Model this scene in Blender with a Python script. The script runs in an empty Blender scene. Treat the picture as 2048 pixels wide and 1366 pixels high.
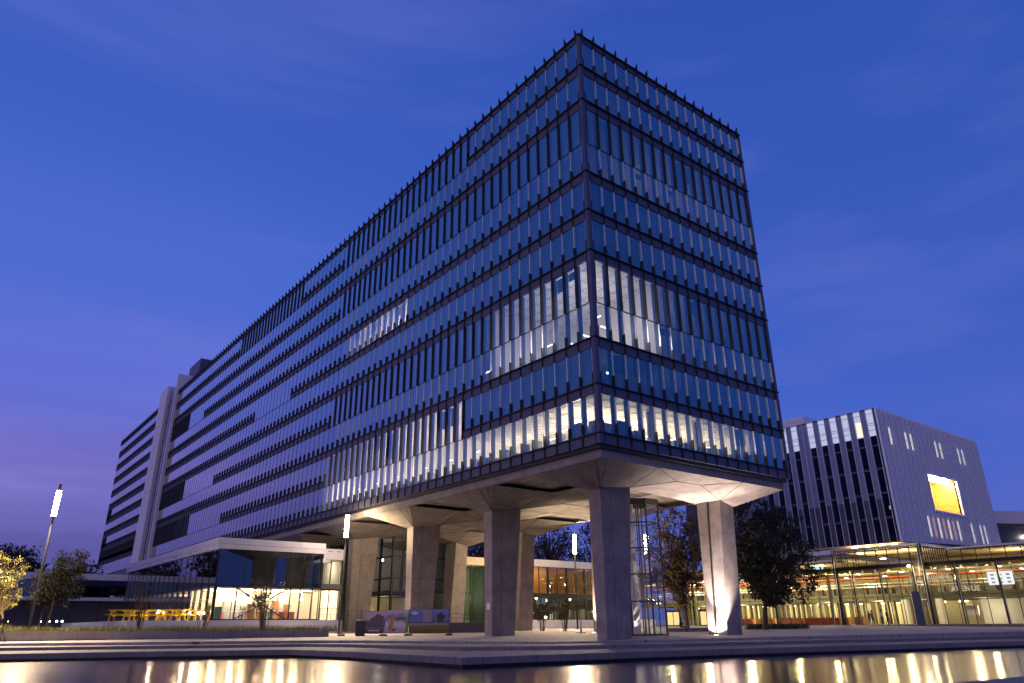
import bpy, bmesh, math, random
from mathutils import Vector, Matrix, Euler
random.seed(7)
R = math.radians
C = bpy.context.scene.collection
scene = bpy.context.scene

# ------------------------------------------------------------------ helpers
def lin(c):
    return tuple(((x/255)/12.92 if x/255 <= 0.04045 else (((x/255)+0.055)/1.055)**2.4) for x in c)

class MB:
    def __init__(s): s.v = []; s.f = []; s.m = []
    def add(s, vs, fs, mi=0):
        o = len(s.v); s.v += [tuple(p) for p in vs]
        s.f += [tuple(i+o for i in f) for f in fs]; s.m += [mi]*len(fs)
    def box(s, x0, x1, y0, y1, z0, z1, mi=0):
        s.add([(x0,y0,z0),(x1,y0,z0),(x1,y1,z0),(x0,y1,z0),(x0,y0,z1),(x1,y0,z1),(x1,y1,z1),(x0,y1,z1)],
              [(0,3,2,1),(4,5,6,7),(0,1,5,4),(1,2,6,5),(2,3,7,6),(3,0,4,7)], mi)
    def quad(s, a, b, c, d, mi=0): s.add([a,b,c,d], [(0,1,2,3)], mi)
    def prism(s, pts, z0, z1, mi=0):            # pts counter-clockwise in plan
        n = len(pts)
        zt = z1 if callable(z1) else (lambda x, y: z1)
        vs = [(x,y,z0) for x,y in pts]+[(x,y,zt(x,y)) for x,y in pts]
        s.add(vs, [tuple(range(n-1,-1,-1)), tuple(range(n,2*n))]+[(i,(i+1)%n,n+(i+1)%n,n+i) for i in range(n)], mi)
    def frustum(s, lo, hi, mi=0):               # two rings of equal length
        n = len(lo)
        s.add(lo+hi, [tuple(range(n-1,-1,-1)), tuple(range(n,2*n))]+[(i,(i+1)%n,n+(i+1)%n,n+i) for i in range(n)], mi)
    def tube(s, a, b, r0, r1=None, n=8, mi=0, caps=True):
        r1 = r0 if r1 is None else r1
        a = Vector(a); b = Vector(b); d = (b-a)
        if d.length < 1e-6: return
        d.normalize()
        u = d.orthogonal().normalized(); w = d.cross(u)
        vs = []
        for c, r in ((a,r0),(b,r1)):
            for i in range(n):
                t = 2*math.pi*i/n; vs.append(c+u*(r*math.cos(t))+w*(r*math.sin(t)))
        fs = [(i,(i+1)%n,n+(i+1)%n,n+i) for i in range(n)]
        if caps: fs += [tuple(range(n-1,-1,-1)), tuple(range(n,2*n))]
        s.add(vs, fs, mi)
    def bar(s, a, b, w, h, mi=0):               # rectangular bar from a to b
        a = Vector(a); b = Vector(b); d = (b-a).normalized()
        up = Vector((0,0,1)) if abs(d.z) < .95 else Vector((1,0,0))
        sx = d.cross(up).normalized()*(w/2); sy = sx.cross(d).normalized()*(h/2)
        vs = [a-sx-sy,a+sx-sy,a+sx+sy,a-sx+sy,b-sx-sy,b+sx-sy,b+sx+sy,b-sx+sy]
        s.add(vs, [(0,3,2,1),(4,5,6,7),(0,1,5,4),(1,2,6,5),(2,3,7,6),(3,0,4,7)], mi)
    def sphere(s, c, r, n=10, m=6, mi=0, sc=(1,1,1)):
        vs = [(c[0],c[1],c[2]-r*sc[2])]
        for j in range(1,m):
            ph = -math.pi/2+math.pi*j/m
            for i in range(n):
                t = 2*math.pi*i/n
                vs.append((c[0]+r*sc[0]*math.cos(ph)*math.cos(t), c[1]+r*sc[1]*math.cos(ph)*math.sin(t), c[2]+r*sc[2]*math.sin(ph)))
        vs.append((c[0],c[1],c[2]+r*sc[2])); top = len(vs)-1
        fs = [(0,1+(i+1)%n,1+i) for i in range(n)]
        for j in range(m-2):
            for i in range(n):
                fs.append((1+j*n+i,1+j*n+(i+1)%n,1+(j+1)*n+(i+1)%n,1+(j+1)*n+i))
        fs += [(1+(m-2)*n+i,1+(m-2)*n+(i+1)%n,top) for i in range(n)]
        s.add(vs, fs, mi)
    def build(s, name, mats, parent=None, smooth=False, local=False):
        me = bpy.data.meshes.new(name); me.from_pydata(s.v, [], s.f)
        mats = mats if isinstance(mats, (list, tuple)) else [mats]
        for m in mats: me.materials.append(m)
        if len(mats) > 1: me.polygons.foreach_set('material_index', s.m)
        if smooth: me.polygons.foreach_set('use_smooth', [True]*len(me.polygons))
        me.update()
        o = bpy.data.objects.new(name, me); C.objects.link(o)
        if parent is not None:
            o.parent = parent
            if not local: o.matrix_parent_inverse = world_of(parent).inverted()
        return o

def world_of(o):
    m = Matrix.LocRotScale(o.location, o.rotation_euler, o.scale)
    if o.parent: m = world_of(o.parent) @ o.matrix_parent_inverse @ m
    return m
def thing(name, label, cat, loc=(0,0,0), group=None, rotz=0):
    o = bpy.data.objects.new(name, None); C.objects.link(o); o.empty_display_size = .3
    o.location = loc; o.rotation_euler = (0,0,rotz)
    o['label'] = label; o['category'] = cat
    if group: o['group'] = group
    return o
def tag(o, label, cat, group=None):
    o['label'] = label; o['category'] = cat
    if group: o['group'] = group
    return o
def struct(o): o['kind'] = 'structure'; return o
def copy_tree(o, parent=None):
    c = o.copy(); C.objects.link(c)
    if parent: c.parent = parent
    for ch in list(o.children): copy_tree(ch, c)
    return c

# ------------------------------------------------------------------ materials
def nt_new(name):
    m = bpy.data.materials.new(name); m.use_nodes = True
    n = m.node_tree.nodes; n.clear()
    return m, n, m.node_tree.links
def mat(name, col, rough=.6, metal=0., var=.15, scale=3., bump=0., bscale=40., spec=.5, stretch=(1,1,1)):
    m, n, l = nt_new(name)
    out = n.new('ShaderNodeOutputMaterial'); b = n.new('ShaderNodeBsdfPrincipled')
    l.new(b.outputs[0], out.inputs[0])
    b.inputs['Roughness'].default_value = rough; b.inputs['Metallic'].default_value = metal
    b.inputs['Specular IOR Level'].default_value = spec
    g = n.new('ShaderNodeNewGeometry'); mp = n.new('ShaderNodeMapping'); mp.inputs['Scale'].default_value = stretch
    l.new(g.outputs['Position'], mp.inputs[0])
    t = n.new('ShaderNodeTexNoise'); t.inputs['Scale'].default_value = scale; t.inputs['Detail'].default_value = 6
    l.new(mp.outputs[0], t.inputs[0])
    r = n.new('ShaderNodeMapRange'); r.inputs['From Min'].default_value = .3; r.inputs['From Max'].default_value = .7
    r.inputs['To Min'].default_value = 1-var; r.inputs['To Max'].default_value = 1+var
    l.new(t.outputs['Fac'], r.inputs['Value'])
    mx = n.new('ShaderNodeMix'); mx.data_type = 'RGBA'; mx.blend_type = 'MULTIPLY'; mx.inputs['Factor'].default_value = 1
    mx.inputs['A'].default_value = (*col, 1); l.new(r.outputs[0], mx.inputs['B'])
    l.new(mx.outputs['Result'], b.inputs['Base Color'])
    if bump:
        t2 = n.new('ShaderNodeTexNoise'); t2.inputs['Scale'].default_value = bscale; l.new(mp.outputs[0], t2.inputs[0])
        bp = n.new('ShaderNodeBump'); bp.inputs['Strength'].default_value = bump; bp.inputs['Distance'].default_value = .02
        l.new(t2.outputs['Fac'], bp.inputs['Height']); l.new(bp.outputs[0], b.inputs['Normal'])
    return m
def emit(name, col, strength):
    m, n, l = nt_new(name)
    out = n.new('ShaderNodeOutputMaterial'); e = n.new('ShaderNodeEmission')
    e.inputs[0].default_value = (*col, 1); e.inputs[1].default_value = strength
    l.new(e.outputs[0], out.inputs[0]); return m
def glass(name, refl=(.75,.9,1.), tint=(.8,.9,.95), f0=.12, f1=.95, power=2.2, rough=.0, ripple=0., rscale=.5):
    m, n, l = nt_new(name)
    out = n.new('ShaderNodeOutputMaterial'); mix = n.new('ShaderNodeMixShader')
    tr = n.new('ShaderNodeBsdfTransparent'); tr.inputs[0].default_value = (*tint, 1)
    gl = n.new('ShaderNodeBsdfGlossy'); gl.inputs[0].default_value = (*refl, 1); gl.inputs['Roughness'].default_value = rough
    lw = n.new('ShaderNodeLayerWeight'); lw.inputs[0].default_value = .5
    cm = n.new('ShaderNodeMix'); cm.data_type = 'RGBA'; cm.inputs['A'].default_value = (*refl, 1); cm.inputs['B'].default_value = (1.,.99,.99,1)
    fr_ = n.new('ShaderNodeMapRange'); fr_.inputs['From Min'].default_value = .35; fr_.inputs['From Max'].default_value = .72
    l.new(lw.outputs['Facing'], fr_.inputs['Value']); l.new(fr_.outputs[0], cm.inputs['Factor']); l.new(cm.outputs['Result'], gl.inputs[0])
    pw = n.new('ShaderNodeMath'); pw.operation = 'POWER'; pw.inputs[1].default_value = power
    l.new(lw.outputs['Facing'], pw.inputs[0])
    mr = n.new('ShaderNodeMapRange'); mr.inputs['To Min'].default_value = f0; mr.inputs['To Max'].default_value = f1
    l.new(pw.outputs[0], mr.inputs['Value']); l.new(mr.outputs[0], mix.inputs[0])
    l.new(tr.outputs[0], mix.inputs[1]); l.new(gl.outputs[0], mix.inputs[2]); l.new(mix.outputs[0], out.inputs[0])
    if ripple:
        g = n.new('ShaderNodeNewGeometry'); t = n.new('ShaderNodeTexNoise'); t.inputs['Scale'].default_value = rscale; t.inputs['Detail'].default_value = 1
        l.new(g.outputs['Position'], t.inputs[0])
        bp = n.new('ShaderNodeBump'); bp.inputs['Strength'].default_value = ripple; bp.inputs['Distance'].default_value = .02
        l.new(t.outputs['Fac'], bp.inputs['Height']); l.new(bp.outputs[0], gl.inputs['Normal'])
    return m
def concrete(name, col, board=True, joints=None, var=.2, zj=None):
    """board-marked concrete: blotches, vertical board lines, pores"""
    m, n, l = nt_new(name)
    out = n.new('ShaderNodeOutputMaterial'); b = n.new('ShaderNodeBsdfPrincipled'); l.new(b.outputs[0], out.inputs[0])
    b.inputs['Roughness'].default_value = .78
    g = n.new('ShaderNodeNewGeometry')
    t = n.new('ShaderNodeTexNoise'); t.inputs['Scale'].default_value = .9; t.inputs['Detail'].default_value = 8; t.inputs['Roughness'].default_value = .65
    l.new(g.outputs['Position'], t.inputs[0])
    mp = n.new('ShaderNodeMapping'); mp.inputs['Scale'].default_value = (11,11,.6); l.new(g.outputs['Position'], mp.inputs[0])
    t2 = n.new('ShaderNodeTexNoise'); t2.inputs['Scale'].default_value = 1.; t2.inputs['Detail'].default_value = 3; l.new(mp.outputs[0], t2.inputs[0])
    a = n.new('ShaderNodeMath'); a.operation = 'MULTIPLY_ADD'; a.inputs[1].default_value = .45; l.new(t2.outputs['Fac'], a.inputs[0])
    a0 = n.new('ShaderNodeMath'); a0.operation = 'MULTIPLY_ADD'; a0.inputs[1].default_value = 1.3; a0.inputs[2].default_value = .12; l.new(t.outputs['Fac'], a0.inputs[0]); l.new(a0.outputs[0], a.inputs[2])
    r = n.new('ShaderNodeMapRange'); r.inputs['From Min'].default_value = .6; r.inputs['From Max'].default_value = 1.4
    r.inputs['To Min'].default_value = 1-var*1.6; r.inputs['To Max'].default_value = 1+var
    l.new(a.outputs[0], r.inputs['Value'])
    mx = n.new('ShaderNodeMix'); mx.data_type = 'RGBA'; mx.blend_type = 'MULTIPLY'; mx.inputs['Factor'].default_value = 1
    mx.inputs['A'].default_value = (*col, 1); l.new(r.outputs[0], mx.inputs['B'])
    last = mx.outputs['Result']
    if zj:                                      # horizontal pour joints
        sz = n.new('ShaderNodeSeparateXYZ'); l.new(g.outputs['Position'], sz.inputs[0])
        dv = n.new('ShaderNodeMath'); dv.operation = 'DIVIDE'; dv.inputs[1].default_value = zj; l.new(sz.outputs['Z'], dv.inputs[0])
        fz = n.new('ShaderNodeMath'); fz.operation = 'FRACT'; l.new(dv.outputs[0], fz.inputs[0])
        lz = n.new('ShaderNodeMath'); lz.operation = 'LESS_THAN'; lz.inputs[1].default_value = .022/zj; l.new(fz.outputs[0], lz.inputs[0])
        mz = n.new('ShaderNodeMix'); mz.data_type = 'RGBA'; mz.inputs['B'].default_value = (col[0]*.45, col[1]*.45, col[2]*.45, 1)
        l.new(lz.outputs[0], mz.inputs['Factor']); l.new(last, mz.inputs['A']); last = mz.outputs['Result']
        vo = n.new('ShaderNodeTexVoronoi'); vo.inputs['Scale'].default_value = .9; vo.inputs['Randomness'].default_value = .35; l.new(g.outputs['Position'], vo.inputs['Vector'])
        hv = n.new('ShaderNodeMath'); hv.operation = 'LESS_THAN'; hv.inputs[1].default_value = .035; l.new(vo.outputs['Distance'], hv.inputs[0])
        mh = n.new('ShaderNodeMix'); mh.data_type = 'RGBA'; mh.inputs['B'].default_value = (col[0]*.3, col[1]*.3, col[2]*.3, 1)
        l.new(hv.outputs[0], mh.inputs['Factor']); l.new(last, mh.inputs['A']); last = mh.outputs['Result']
    if joints:                                  # thin dark joints across the run of the kerb or the paving
        for (dx, dy, period, width) in joints:
            vm = n.new('ShaderNodeVectorMath'); vm.operation = 'DOT_PRODUCT'; vm.inputs[1].default_value = (dx/period, dy/period, 0)
            l.new(g.outputs['Position'], vm.inputs[0])
            fr = n.new('ShaderNodeMath'); fr.operation = 'FRACT'; l.new(vm.outputs['Value'], fr.inputs[0])
            lt = n.new('ShaderNodeMath'); lt.operation = 'LESS_THAN'; lt.inputs[1].default_value = width/period; l.new(fr.outputs[0], lt.inputs[0])
            m2 = n.new('ShaderNodeMix'); m2.data_type = 'RGBA'; m2.inputs['B'].default_value = (col[0]*.3, col[1]*.3, col[2]*.3, 1)
            l.new(lt.outputs[0], m2.inputs['Factor']); l.new(last, m2.inputs['A']); last = m2.outputs['Result']
    l.new(last, b.inputs['Base Color'])
    bp = n.new('ShaderNodeBump'); bp.inputs['Strength'].default_value = .35; bp.inputs['Distance'].default_value = .02
    l.new(t2.outputs['Fac'], bp.inputs['Height']); l.new(bp.outputs[0], b.inputs['Normal'])
    return m

RV = (.7885, -.6150); FV = (.6150, .7885)       # across and away, seen from the pond's near bank
M_conc = concrete('board_concrete', (.29,.255,.24), var=.30, zj=2.7)
M_plaza = concrete('plaza_paving', (.33,.30,.28), joints=[(RV[0],RV[1],1.5,.03),(FV[0],FV[1],1.5,.03)])
M_kerb = concrete('kerb_stone', (.22,.195,.18), joints=[(RV[0],RV[1],1.25,.025)])
M_fin = mat('fin_metal', (.022,.021,.03), .42, .3, .1)
M_span = mat('spandrel_metal', (.105,.102,.135), .45, .35, .06, 2.)
M_silver = mat('silver_mullion', (.86,.84,.86), .36, .7, .05)
M_black = mat('black_metal', (.012,.012,.015), .5, 0, .1)
M_glass = glass('facade_glass', (.28,.72,.86), (.56,.66,.72), .11, 1.35, 2.0)
M_glass2 = glass('pavilion_glass', (.8,.9,1.), (.9,.93,.92), .07, .9, 3.2)
M_glassd = glass('tinted_glass', (.75,.9,1.), (.20,.22,.24), .16, .9, 2.6)
M_room = mat('room_white', (.70,.66,.61), .8, 0, .04)
M_roomd = mat('room_grey', (.10,.10,.12), .8, 0, .1)
M_inner = mat('inner_frame', (.16,.17,.20), .5, 0, .05)
M_post = mat('inner_post', (.022,.026,.036), .5, 0, .05)
M_mside = mat('mullion_side', (.05,.05,.065), .45, .4, .05)
M_white = mat('white_panel', (.72,.70,.73), .5, 0, .05, 1.)
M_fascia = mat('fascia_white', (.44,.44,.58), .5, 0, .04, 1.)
M_lawn = mat('soil', (.035,.03,.018), .95, 0, .4, 6., .6, 20.)
M_lampmetal = mat('lamp_post_metal', (.014,.014,.018), .5, .2, .1)
M_wood = mat('timber_slats', (.42,.24,.09), .5, 0, .25, 2., stretch=(1,1,9))
M_cream = mat('cream_wall', (.72,.62,.42), .8, 0, .08)

# ------------------------------------------------------------------ camera
CAM = Vector((-34.5862, -34.529, 1.0))
cam = bpy.data.objects.new('camera', bpy.data.cameras.new('camera')); C.objects.link(cam)
cam.data.sensor_width = 36; cam.data.lens = 1433.676/2048*36
cam.data.clip_end = 5000; cam.data.clip_start = .1
rot = Matrix.Rotation(R(-37.9549),4,'Z') @ Matrix.Rotation(R(90+21.596),4,'X') @ Matrix.Rotation(R(-.45736),4,'Z')
cam.matrix_world = Matrix.Translation(CAM) @ rot
scene.camera = cam
def fwd(x, y): return (x-CAM.x)*FV[0]+(y-CAM.y)*FV[1]
def lat(x, y): return (x-CAM.x)*RV[0]+(y-CAM.y)*RV[1]
def at(f, a): return (CAM.x+f*FV[0]+a*RV[0], CAM.y+f*FV[1]+a*RV[1])
G = .0145
def gz(x, y): return G*(min(fwd(x,y),100)-54)
def gl(x, y): return (x, y, gz(x,y))

# ------------------------------------------------------------------ sky and light
w = bpy.data.worlds.new("World"); scene.world = w; w.use_nodes = True
n = w.node_tree.nodes; l = w.node_tree.links; n.clear()
out = n.new('ShaderNodeOutputWorld'); bg = n.new('ShaderNodeBackground'); l.new(bg.outputs[0], out.inputs[0])
tc = n.new('ShaderNodeTexCoord'); sep = n.new('ShaderNodeSeparateXYZ'); l.new(tc.outputs['Generated'], sep.inputs[0])
def ramp(stops, src):
    r = n.new('ShaderNodeValToRGB'); e = r.color_ramp.elements
    e[0].position, e[0].color = stops[0][0], (*lin(stops[0][1]), 1)
    e[1].position, e[1].color = stops[-1][0], (*lin(stops[-1][1]), 1)
    for p, c in stops[1:-1]:
        k = e.new(p); k.color = (*lin(c), 1)
    r.color_ramp.interpolation = 'EASE'
    l.new(src, r.inputs[0]); return r.outputs[0]
def math_(op, a, b=None, clamp=False):
    m = n.new('ShaderNodeMath'); m.operation = op; m.use_clamp = clamp
    for i, x in enumerate((a, b)):
        if x is None: continue
        if isinstance(x, (int, float)): m.inputs[i].default_value = x
        else: l.new(x, m.inputs[i])
    return m.outputs[0]
def dotv(v):
    d = n.new('ShaderNodeVectorMath'); d.operation = 'DOT_PRODUCT'; d.inputs[1].default_value = v
    l.new(tc.outputs['Generated'], d.inputs[0]); return d.outputs['Value']
def mixc(f, a, b, mode='MIX'):
    m = n.new('ShaderNodeMix'); m.data_type = 'RGBA'; m.blend_type = mode
    for k, x in (('Factor', f), ('A', a), ('B', b)):
        if isinstance(x, (int, float)): m.inputs[k].default_value = x
        elif isinstance(x, tuple): m.inputs[k].default_value = x
        else: l.new(x, m.inputs[k])
    return m.outputs['Result']
z = sep.outputs['Z']
left_sky = ramp([(0,(108,98,164)),(.06,(116,106,182)),(.16,(126,118,205)),(.27,(96,110,212)),(.42,(74,106,207)),(.60,(57,93,192)),(.8,(50,84,180)),(1,(42,70,158))], z)
right_sky = ramp([(0,(84,98,182)),(.08,(80,101,197)),(.2,(70,100,202)),(.35,(61,95,196)),(.55,(50,87,185)),(.8,(44,78,174)),(1,(44,72,160))], z)
leftness = math_('MULTIPLY', math_('ADD', dotv((-.7885,.6150,0)), .25), 1.6, True)
sky = mixc(leftness, right_sky, left_sky)
# afterglow behind the camera: paler and pinker towards where the sun went down
glow = math_('MULTIPLY', math_('ADD', dotv((-.94,-.34,0)), -.15), 1.25, True)
low = math_('POWER', math_('SUBTRACT', 1., math_('ABSOLUTE', z)), 2.5)
sky = mixc(math_('MULTIPLY', glow, low), sky, (.40,.31,.46,1))
dusk = math_('MULTIPLY', math_('ADD', dotv((.55,-.83,0)), 0.), .30, True)      # the darker quarter away from the glow
sky = mixc(dusk, sky, (.018,.06,.26,1))
# thin streaks of cirrus and a low bank of cloud
mp = n.new('ShaderNodeMapping'); mp.inputs['Rotation'].default_value = (.35,-.25,R(-38)); mp.inputs['Scale'].default_value = (1.1,2.2,9.)
l.new(tc.outputs['Generated'], mp.inputs[0])
nz = n.new('ShaderNodeTexNoise'); nz.inputs['Scale'].default_value = 1.5; nz.inputs['Detail'].default_value = 5; l.new(mp.outputs[0], nz.inputs[0])
st = n.new('ShaderNodeMapRange'); st.inputs['From Min'].default_value = .50; st.inputs['From Max'].default_value = .78; l.new(nz.outputs['Fac'], st.inputs['Value'])
sky = mixc(math_('MULTIPLY', st.outputs[0], .26), sky, (*lin((126,130,215)),1))
mp2 = n.new('ShaderNodeMapping'); mp2.inputs['Scale'].default_value = (2.,2.,14.); l.new(tc.outputs['Generated'], mp2.inputs[0])
nz2 = n.new('ShaderNodeTexNoise'); nz2.inputs['Scale'].default_value = 1.3; nz2.inputs['Detail'].default_value = 6; l.new(mp2.outputs[0], nz2.inputs[0])
bank = math_('MULTIPLY', math_('SUBTRACT', 1., math_('DIVIDE', z, .27), True), math_('MULTIPLY', math_('SUBTRACT', nz2.outputs['Fac'], .30), 4.0, True))
sky = mixc(math_('MULTIPLY', math_('MULTIPLY', math_('POWER', bank, .7), leftness), .7), sky, (*lin((58,66,138)),1))
st_ = n.new('ShaderNodeTexSky'); st_.sky_type = 'NISHITA'; st_.sun_disc = False
st_.sun_elevation = R(-2.5); st_.sun_rotation = R(250)
sk = mixc(1., sky, mixc(1., st_.outputs[0], (.06,.06,.06,1), 'MULTIPLY'), 'ADD')
l.new(sk, bg.inputs[0]); bg.inputs[1].default_value = 1.0
sun = bpy.data.objects.new('sun', bpy.data.lights.new('sun', 'SUN')); C.objects.link(sun)
sun.data.energy = .50; sun.data.angle = R(70); sun.data.color = (1,.62,.44)
sun.rotation_euler = Vector((.86,.36,-.22)).to_track_quat('-Z','Y').to_euler()

def point(p, power, col=(1,.78,.52), r=.12, name='lamp_light'):
    d = bpy.data.lights.new(name, 'POINT'); d.energy = power; d.color = col; d.shadow_soft_size = r
    o = bpy.data.objects.new(name, d); C.objects.link(o); o.location = p; return o
def spot(p, target, power, col=(1,.85,.75), angle=70, blend=.6, r=.08, name='spot_light'):
    d = bpy.data.lights.new(name, 'SPOT'); d.energy = power; d.color = col; d.spot_size = R(angle); d.spot_blend = blend; d.shadow_soft_size = r
    o = bpy.data.objects.new(name, d); C.objects.link(o); o.location = p
    o.rotation_euler = (Vector(target)-Vector(p)).to_track_quat('-Z','Y').to_euler(); return o

# ------------------------------------------------------------------ ground, plaza, steps, pond
def strip(front, ztop, depth, name, m, zbot=-1.6):
    mb = MB(); N = len(front)
    for i in range(N-1):
        (x0,y0),(x1,y1) = front[i], front[i+1]
        b0 = (x0+FV[0]*depth, y0+FV[1]*depth); b1 = (x1+FV[0]*depth, y1+FV[1]*depth)
        zz = ztop if callable(ztop) else (lambda x,y: ztop)
        mb.quad((x0,y0,zz(x0,y0)),(x1,y1,zz(x1,y1)),(*b1,zz(*b1)),(*b0,zz(*b0)))
        mb.quad((x0,y0,zbot),(x1,y1,zbot),(x1,y1,zz(x1,y1)),(x0,y0,zz(x0,y0)))
    return struct(mb.build(name, m))
plaza_edge = [(-150,110),(-50.3,53.3),(-29.3,33.3),(-12.3,21.5),(-10.1,19.9),(-8.3,17.1),(-5.5,10.8),(-1.3,4.0),(4.8,1.9),(7.3,.7),(18.8,-1.6),(36,-7.3),(73.8,-18.4),(160,-45)]
step_edge = [(-150,75),(-47.1,36.2),(-29.8,27.3),(-22.1,23.9),(-12,19.3),(-10.4,15),(-9.5,2.6),(-5,-.2),(2.9,-2.6),(14.5,-4.2),(36.2,-9.4),(85,-24.5),(160,-48)]
kerb_edge = [(-150,45),(-45,24.9),(-30.3,19.9),(-23.5,17.5),(-15.4,13.4),(-14.5,6.5),(-14.8,-5.3),(-6.9,-5.9),(-1,-6.6),(10.6,-8.6),(34.1,-13.5),(80,-26.5),(160,-52)]
# plaza: sloping apron, then level ground out to the horizon
mb = MB()
for i in range(len(plaza_edge)-1):
    (x0,y0),(x1,y1) = plaza_edge[i], plaza_edge[i+1]
    mb.quad((x0,y0,-1.6),(x1,y1,-1.6),(x1,y1,gz(x1,y1)),(x0,y0,gz(x0,y0)))
    a0 = at(100, lat(x0,y0)); a1 = at(100, lat(x1,y1))
    if fwd(x0,y0) < 100: mb.quad((x0,y0,gz(x0,y0)),(x1,y1,gz(x1,y1)),(*a1,G*46),(*a0,G*46))
struct(mb.build('plaza', M_plaza))
mb = MB(); far = [at(100,-600),at(100,600),at(3000,2500),at(3000,-2500)]
mb.quad(*[(*p,G*46-.004) for p in far])
struct(mb.build('ground', M_plaza))
strip(step_edge, -.14, 15, 'plaza_step', M_kerb)
strip(kerb_edge, -.34, 15, 'pond_kerb', M_kerb, -.64)
strip([(x+FV[0]*.35,y+FV[1]*.35) for x,y in kerb_edge], -.641, 1., 'pond_wall', M_black)
mb = MB(); mb.box(-400,400,-300,200,-1.75,-1.70); struct(mb.build('pond_bed', M_black))
M_water, n_, l_ = nt_new('pond_water')
o_ = n_.new('ShaderNodeOutputMaterial'); b_ = n_.new('ShaderNodeBsdfGlossy'); l_.new(b_.outputs[0], o_.inputs[0])
b_.inputs['Color'].default_value = (.86,.82,.80,1); b_.inputs['Roughness'].default_value = .15
g_ = n_.new('ShaderNodeNewGeometry'); mp_ = n_.new('ShaderNodeMapping'); mp_.inputs['Rotation'].default_value = (0,0,R(37.95)); mp_.inputs['Scale'].default_value = (1.2,.35,1)
l_.new(g_.outputs['Position'], mp_.inputs[0])
t_ = n_.new('ShaderNodeTexNoise'); t_.inputs['Scale'].default_value = 1.6; t_.inputs['Detail'].default_value = 4; l_.new(mp_.outputs[0], t_.inputs[0])
bp_ = n_.new('ShaderNodeBump'); bp_.inputs['Strength'].default_value = .12; bp_.inputs['Distance'].default_value = .03
l_.new(t_.outputs['Fac'], bp_.inputs['Height']); l_.new(bp_.outputs[0], b_.inputs['Normal'])
mb = MB(); mb.quad((-300,-200,-.78),(300,-200,-.78),(300,140,-.78),(-300,140,-.78)); struct(mb.build('pond_water', M_water))
mb = MB()
mb.prism([(-15.02,-26.1),(-24,-33.5),(-10,-48),(20,-40),(30,-24),(-11.65,-26.4)], -1.6, -.34)
struct(mb.build('pond_bank', M_kerb))

# ------------------------------------------------------------------ the office slab
S0 = 13.438; H = 3.6; W = 1.3969; E = .515
NL, NR = 92, 16
XR = 2*E+NR*W                                   # 23.38
office = thing('office_building', 'long black-finned glass office slab raised on concrete columns, lit rooms at its corner', 'office building', (11.7,60,0))
tall = {9:[(12,33),(43,63)], 7:[(0,33),(83,92)], 3:[(0,33),(80,92)], 1:[(12,33),(75,92)]}
smooth = {7:[(75,83)], 5:[(43,54)], 3:[(66,80)], 1:[(61,75)]}
def lstate(k, i):                               # bay i of the long front
    for a, b in tall.get(k, ()):
        if a <= i < b: return 't'
    for a, b in smooth.get(k, ()):
        if a <= i < b: return 's'
    return None
def rstate(k, i): return 't' if k in (3,7) else None
GX = .22                                        # glass plane behind the fin tips
def zl(k): return S0+k*H-(.2 if k == 10 else 0)
def fpt(face, a, d, zz):                        # along, depth, height -> world
    return (d, a, zz) if face == 'L' else (a, d, zz)
def fbox(mb, face, a0, a1, d0, d1, z0, z1, mi=0):
    if face == 'L': mb.box(d0,d1,a0,a1,z0,z1,mi)
    else: mb.box(a0,a1,d0,d1,z0,z1,mi)
fins = []; panes = []; mull = []
inner = MB(); trs = {}
for face, N, stf in (('L',NL,lstate),('R',NR,rstate)):
    for k in range(11):
        runs = []; cur = None
        for i in range(N):
            if stf(k,i) is None:
                if cur is None: cur = i
            elif cur is not None: runs.append((cur,i)); cur = None
        if cur is not None: runs.append((cur,N))
        for a, b in runs:
            sp = MB(); led = MB()
            a0 = E+a*W-(.0 if a else .07); b0 = E+b*W
            zt = zl(k); zb = S0+k*H-.72
            fbox(sp, face, a0, b0, GX-.05, GX+.14, zb, zt)
            le0 = a0 if a else (0. if face == 'L' else .0); le1 = b0 if b < N else b0+(E if face == 'R' else 0)
            if face == 'R' and a == 0: le0 = .002
            fbox(led, face, le0, le1, .003 if face == 'L' else 0., GX-.052, zt-.02 if k < 10 else zt-.03, zt+.055)
            o = sp.build('spandrel', M_span, office); led.build('ledge', M_black, o)
    for i in range(N+1):
        a = E+i*W
        mull.append((face, a))
        if i <= N: fbox(inner, face, a-.035, a+.035, GX+.16, GX+.44, S0-.7, S0+36-.3)
        for k in range(11):
            s_l = stf(k,i-1) if i > 0 else 'x'; s_r = stf(k,i) if i < N else 'x'
            st_here = s_l if i == N else s_r
            zb = S0+k*H-.72
            if s_l is None or s_r is None:      # a spandrel on either side: short fin
                fins.append((face, a, zb if k else zb-.02, zl(k)+(.90 if k < 10 else .0), k == 10))
            if st_here == 't' or (s_l == 't' and i == N): fins.append((face, a, zb, zb+H-.004, False))
    for i in range(N):
        a0 = E+i*W+.028; a1 = a0+W-.056
        for k in range(10):
            st0 = stf(k,i); stt = stf(k+1,i) if k < 9 else None
            z0 = zl(k) if st0 is None else S0+k*H-.66
            z1 = S0+(k+1)*H-.72
            panes.append((face, a0, a1, z0, z1))
            if st0 is not None: trs.setdefault((face,k,st0, 0 if i < 40 else 1 if i < 70 else 2),[]).append((a0,a1,z0))
def campd(p): return (Vector(p)-CAM).length
def near_first(items, key): return sorted(items, key=key)
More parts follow.
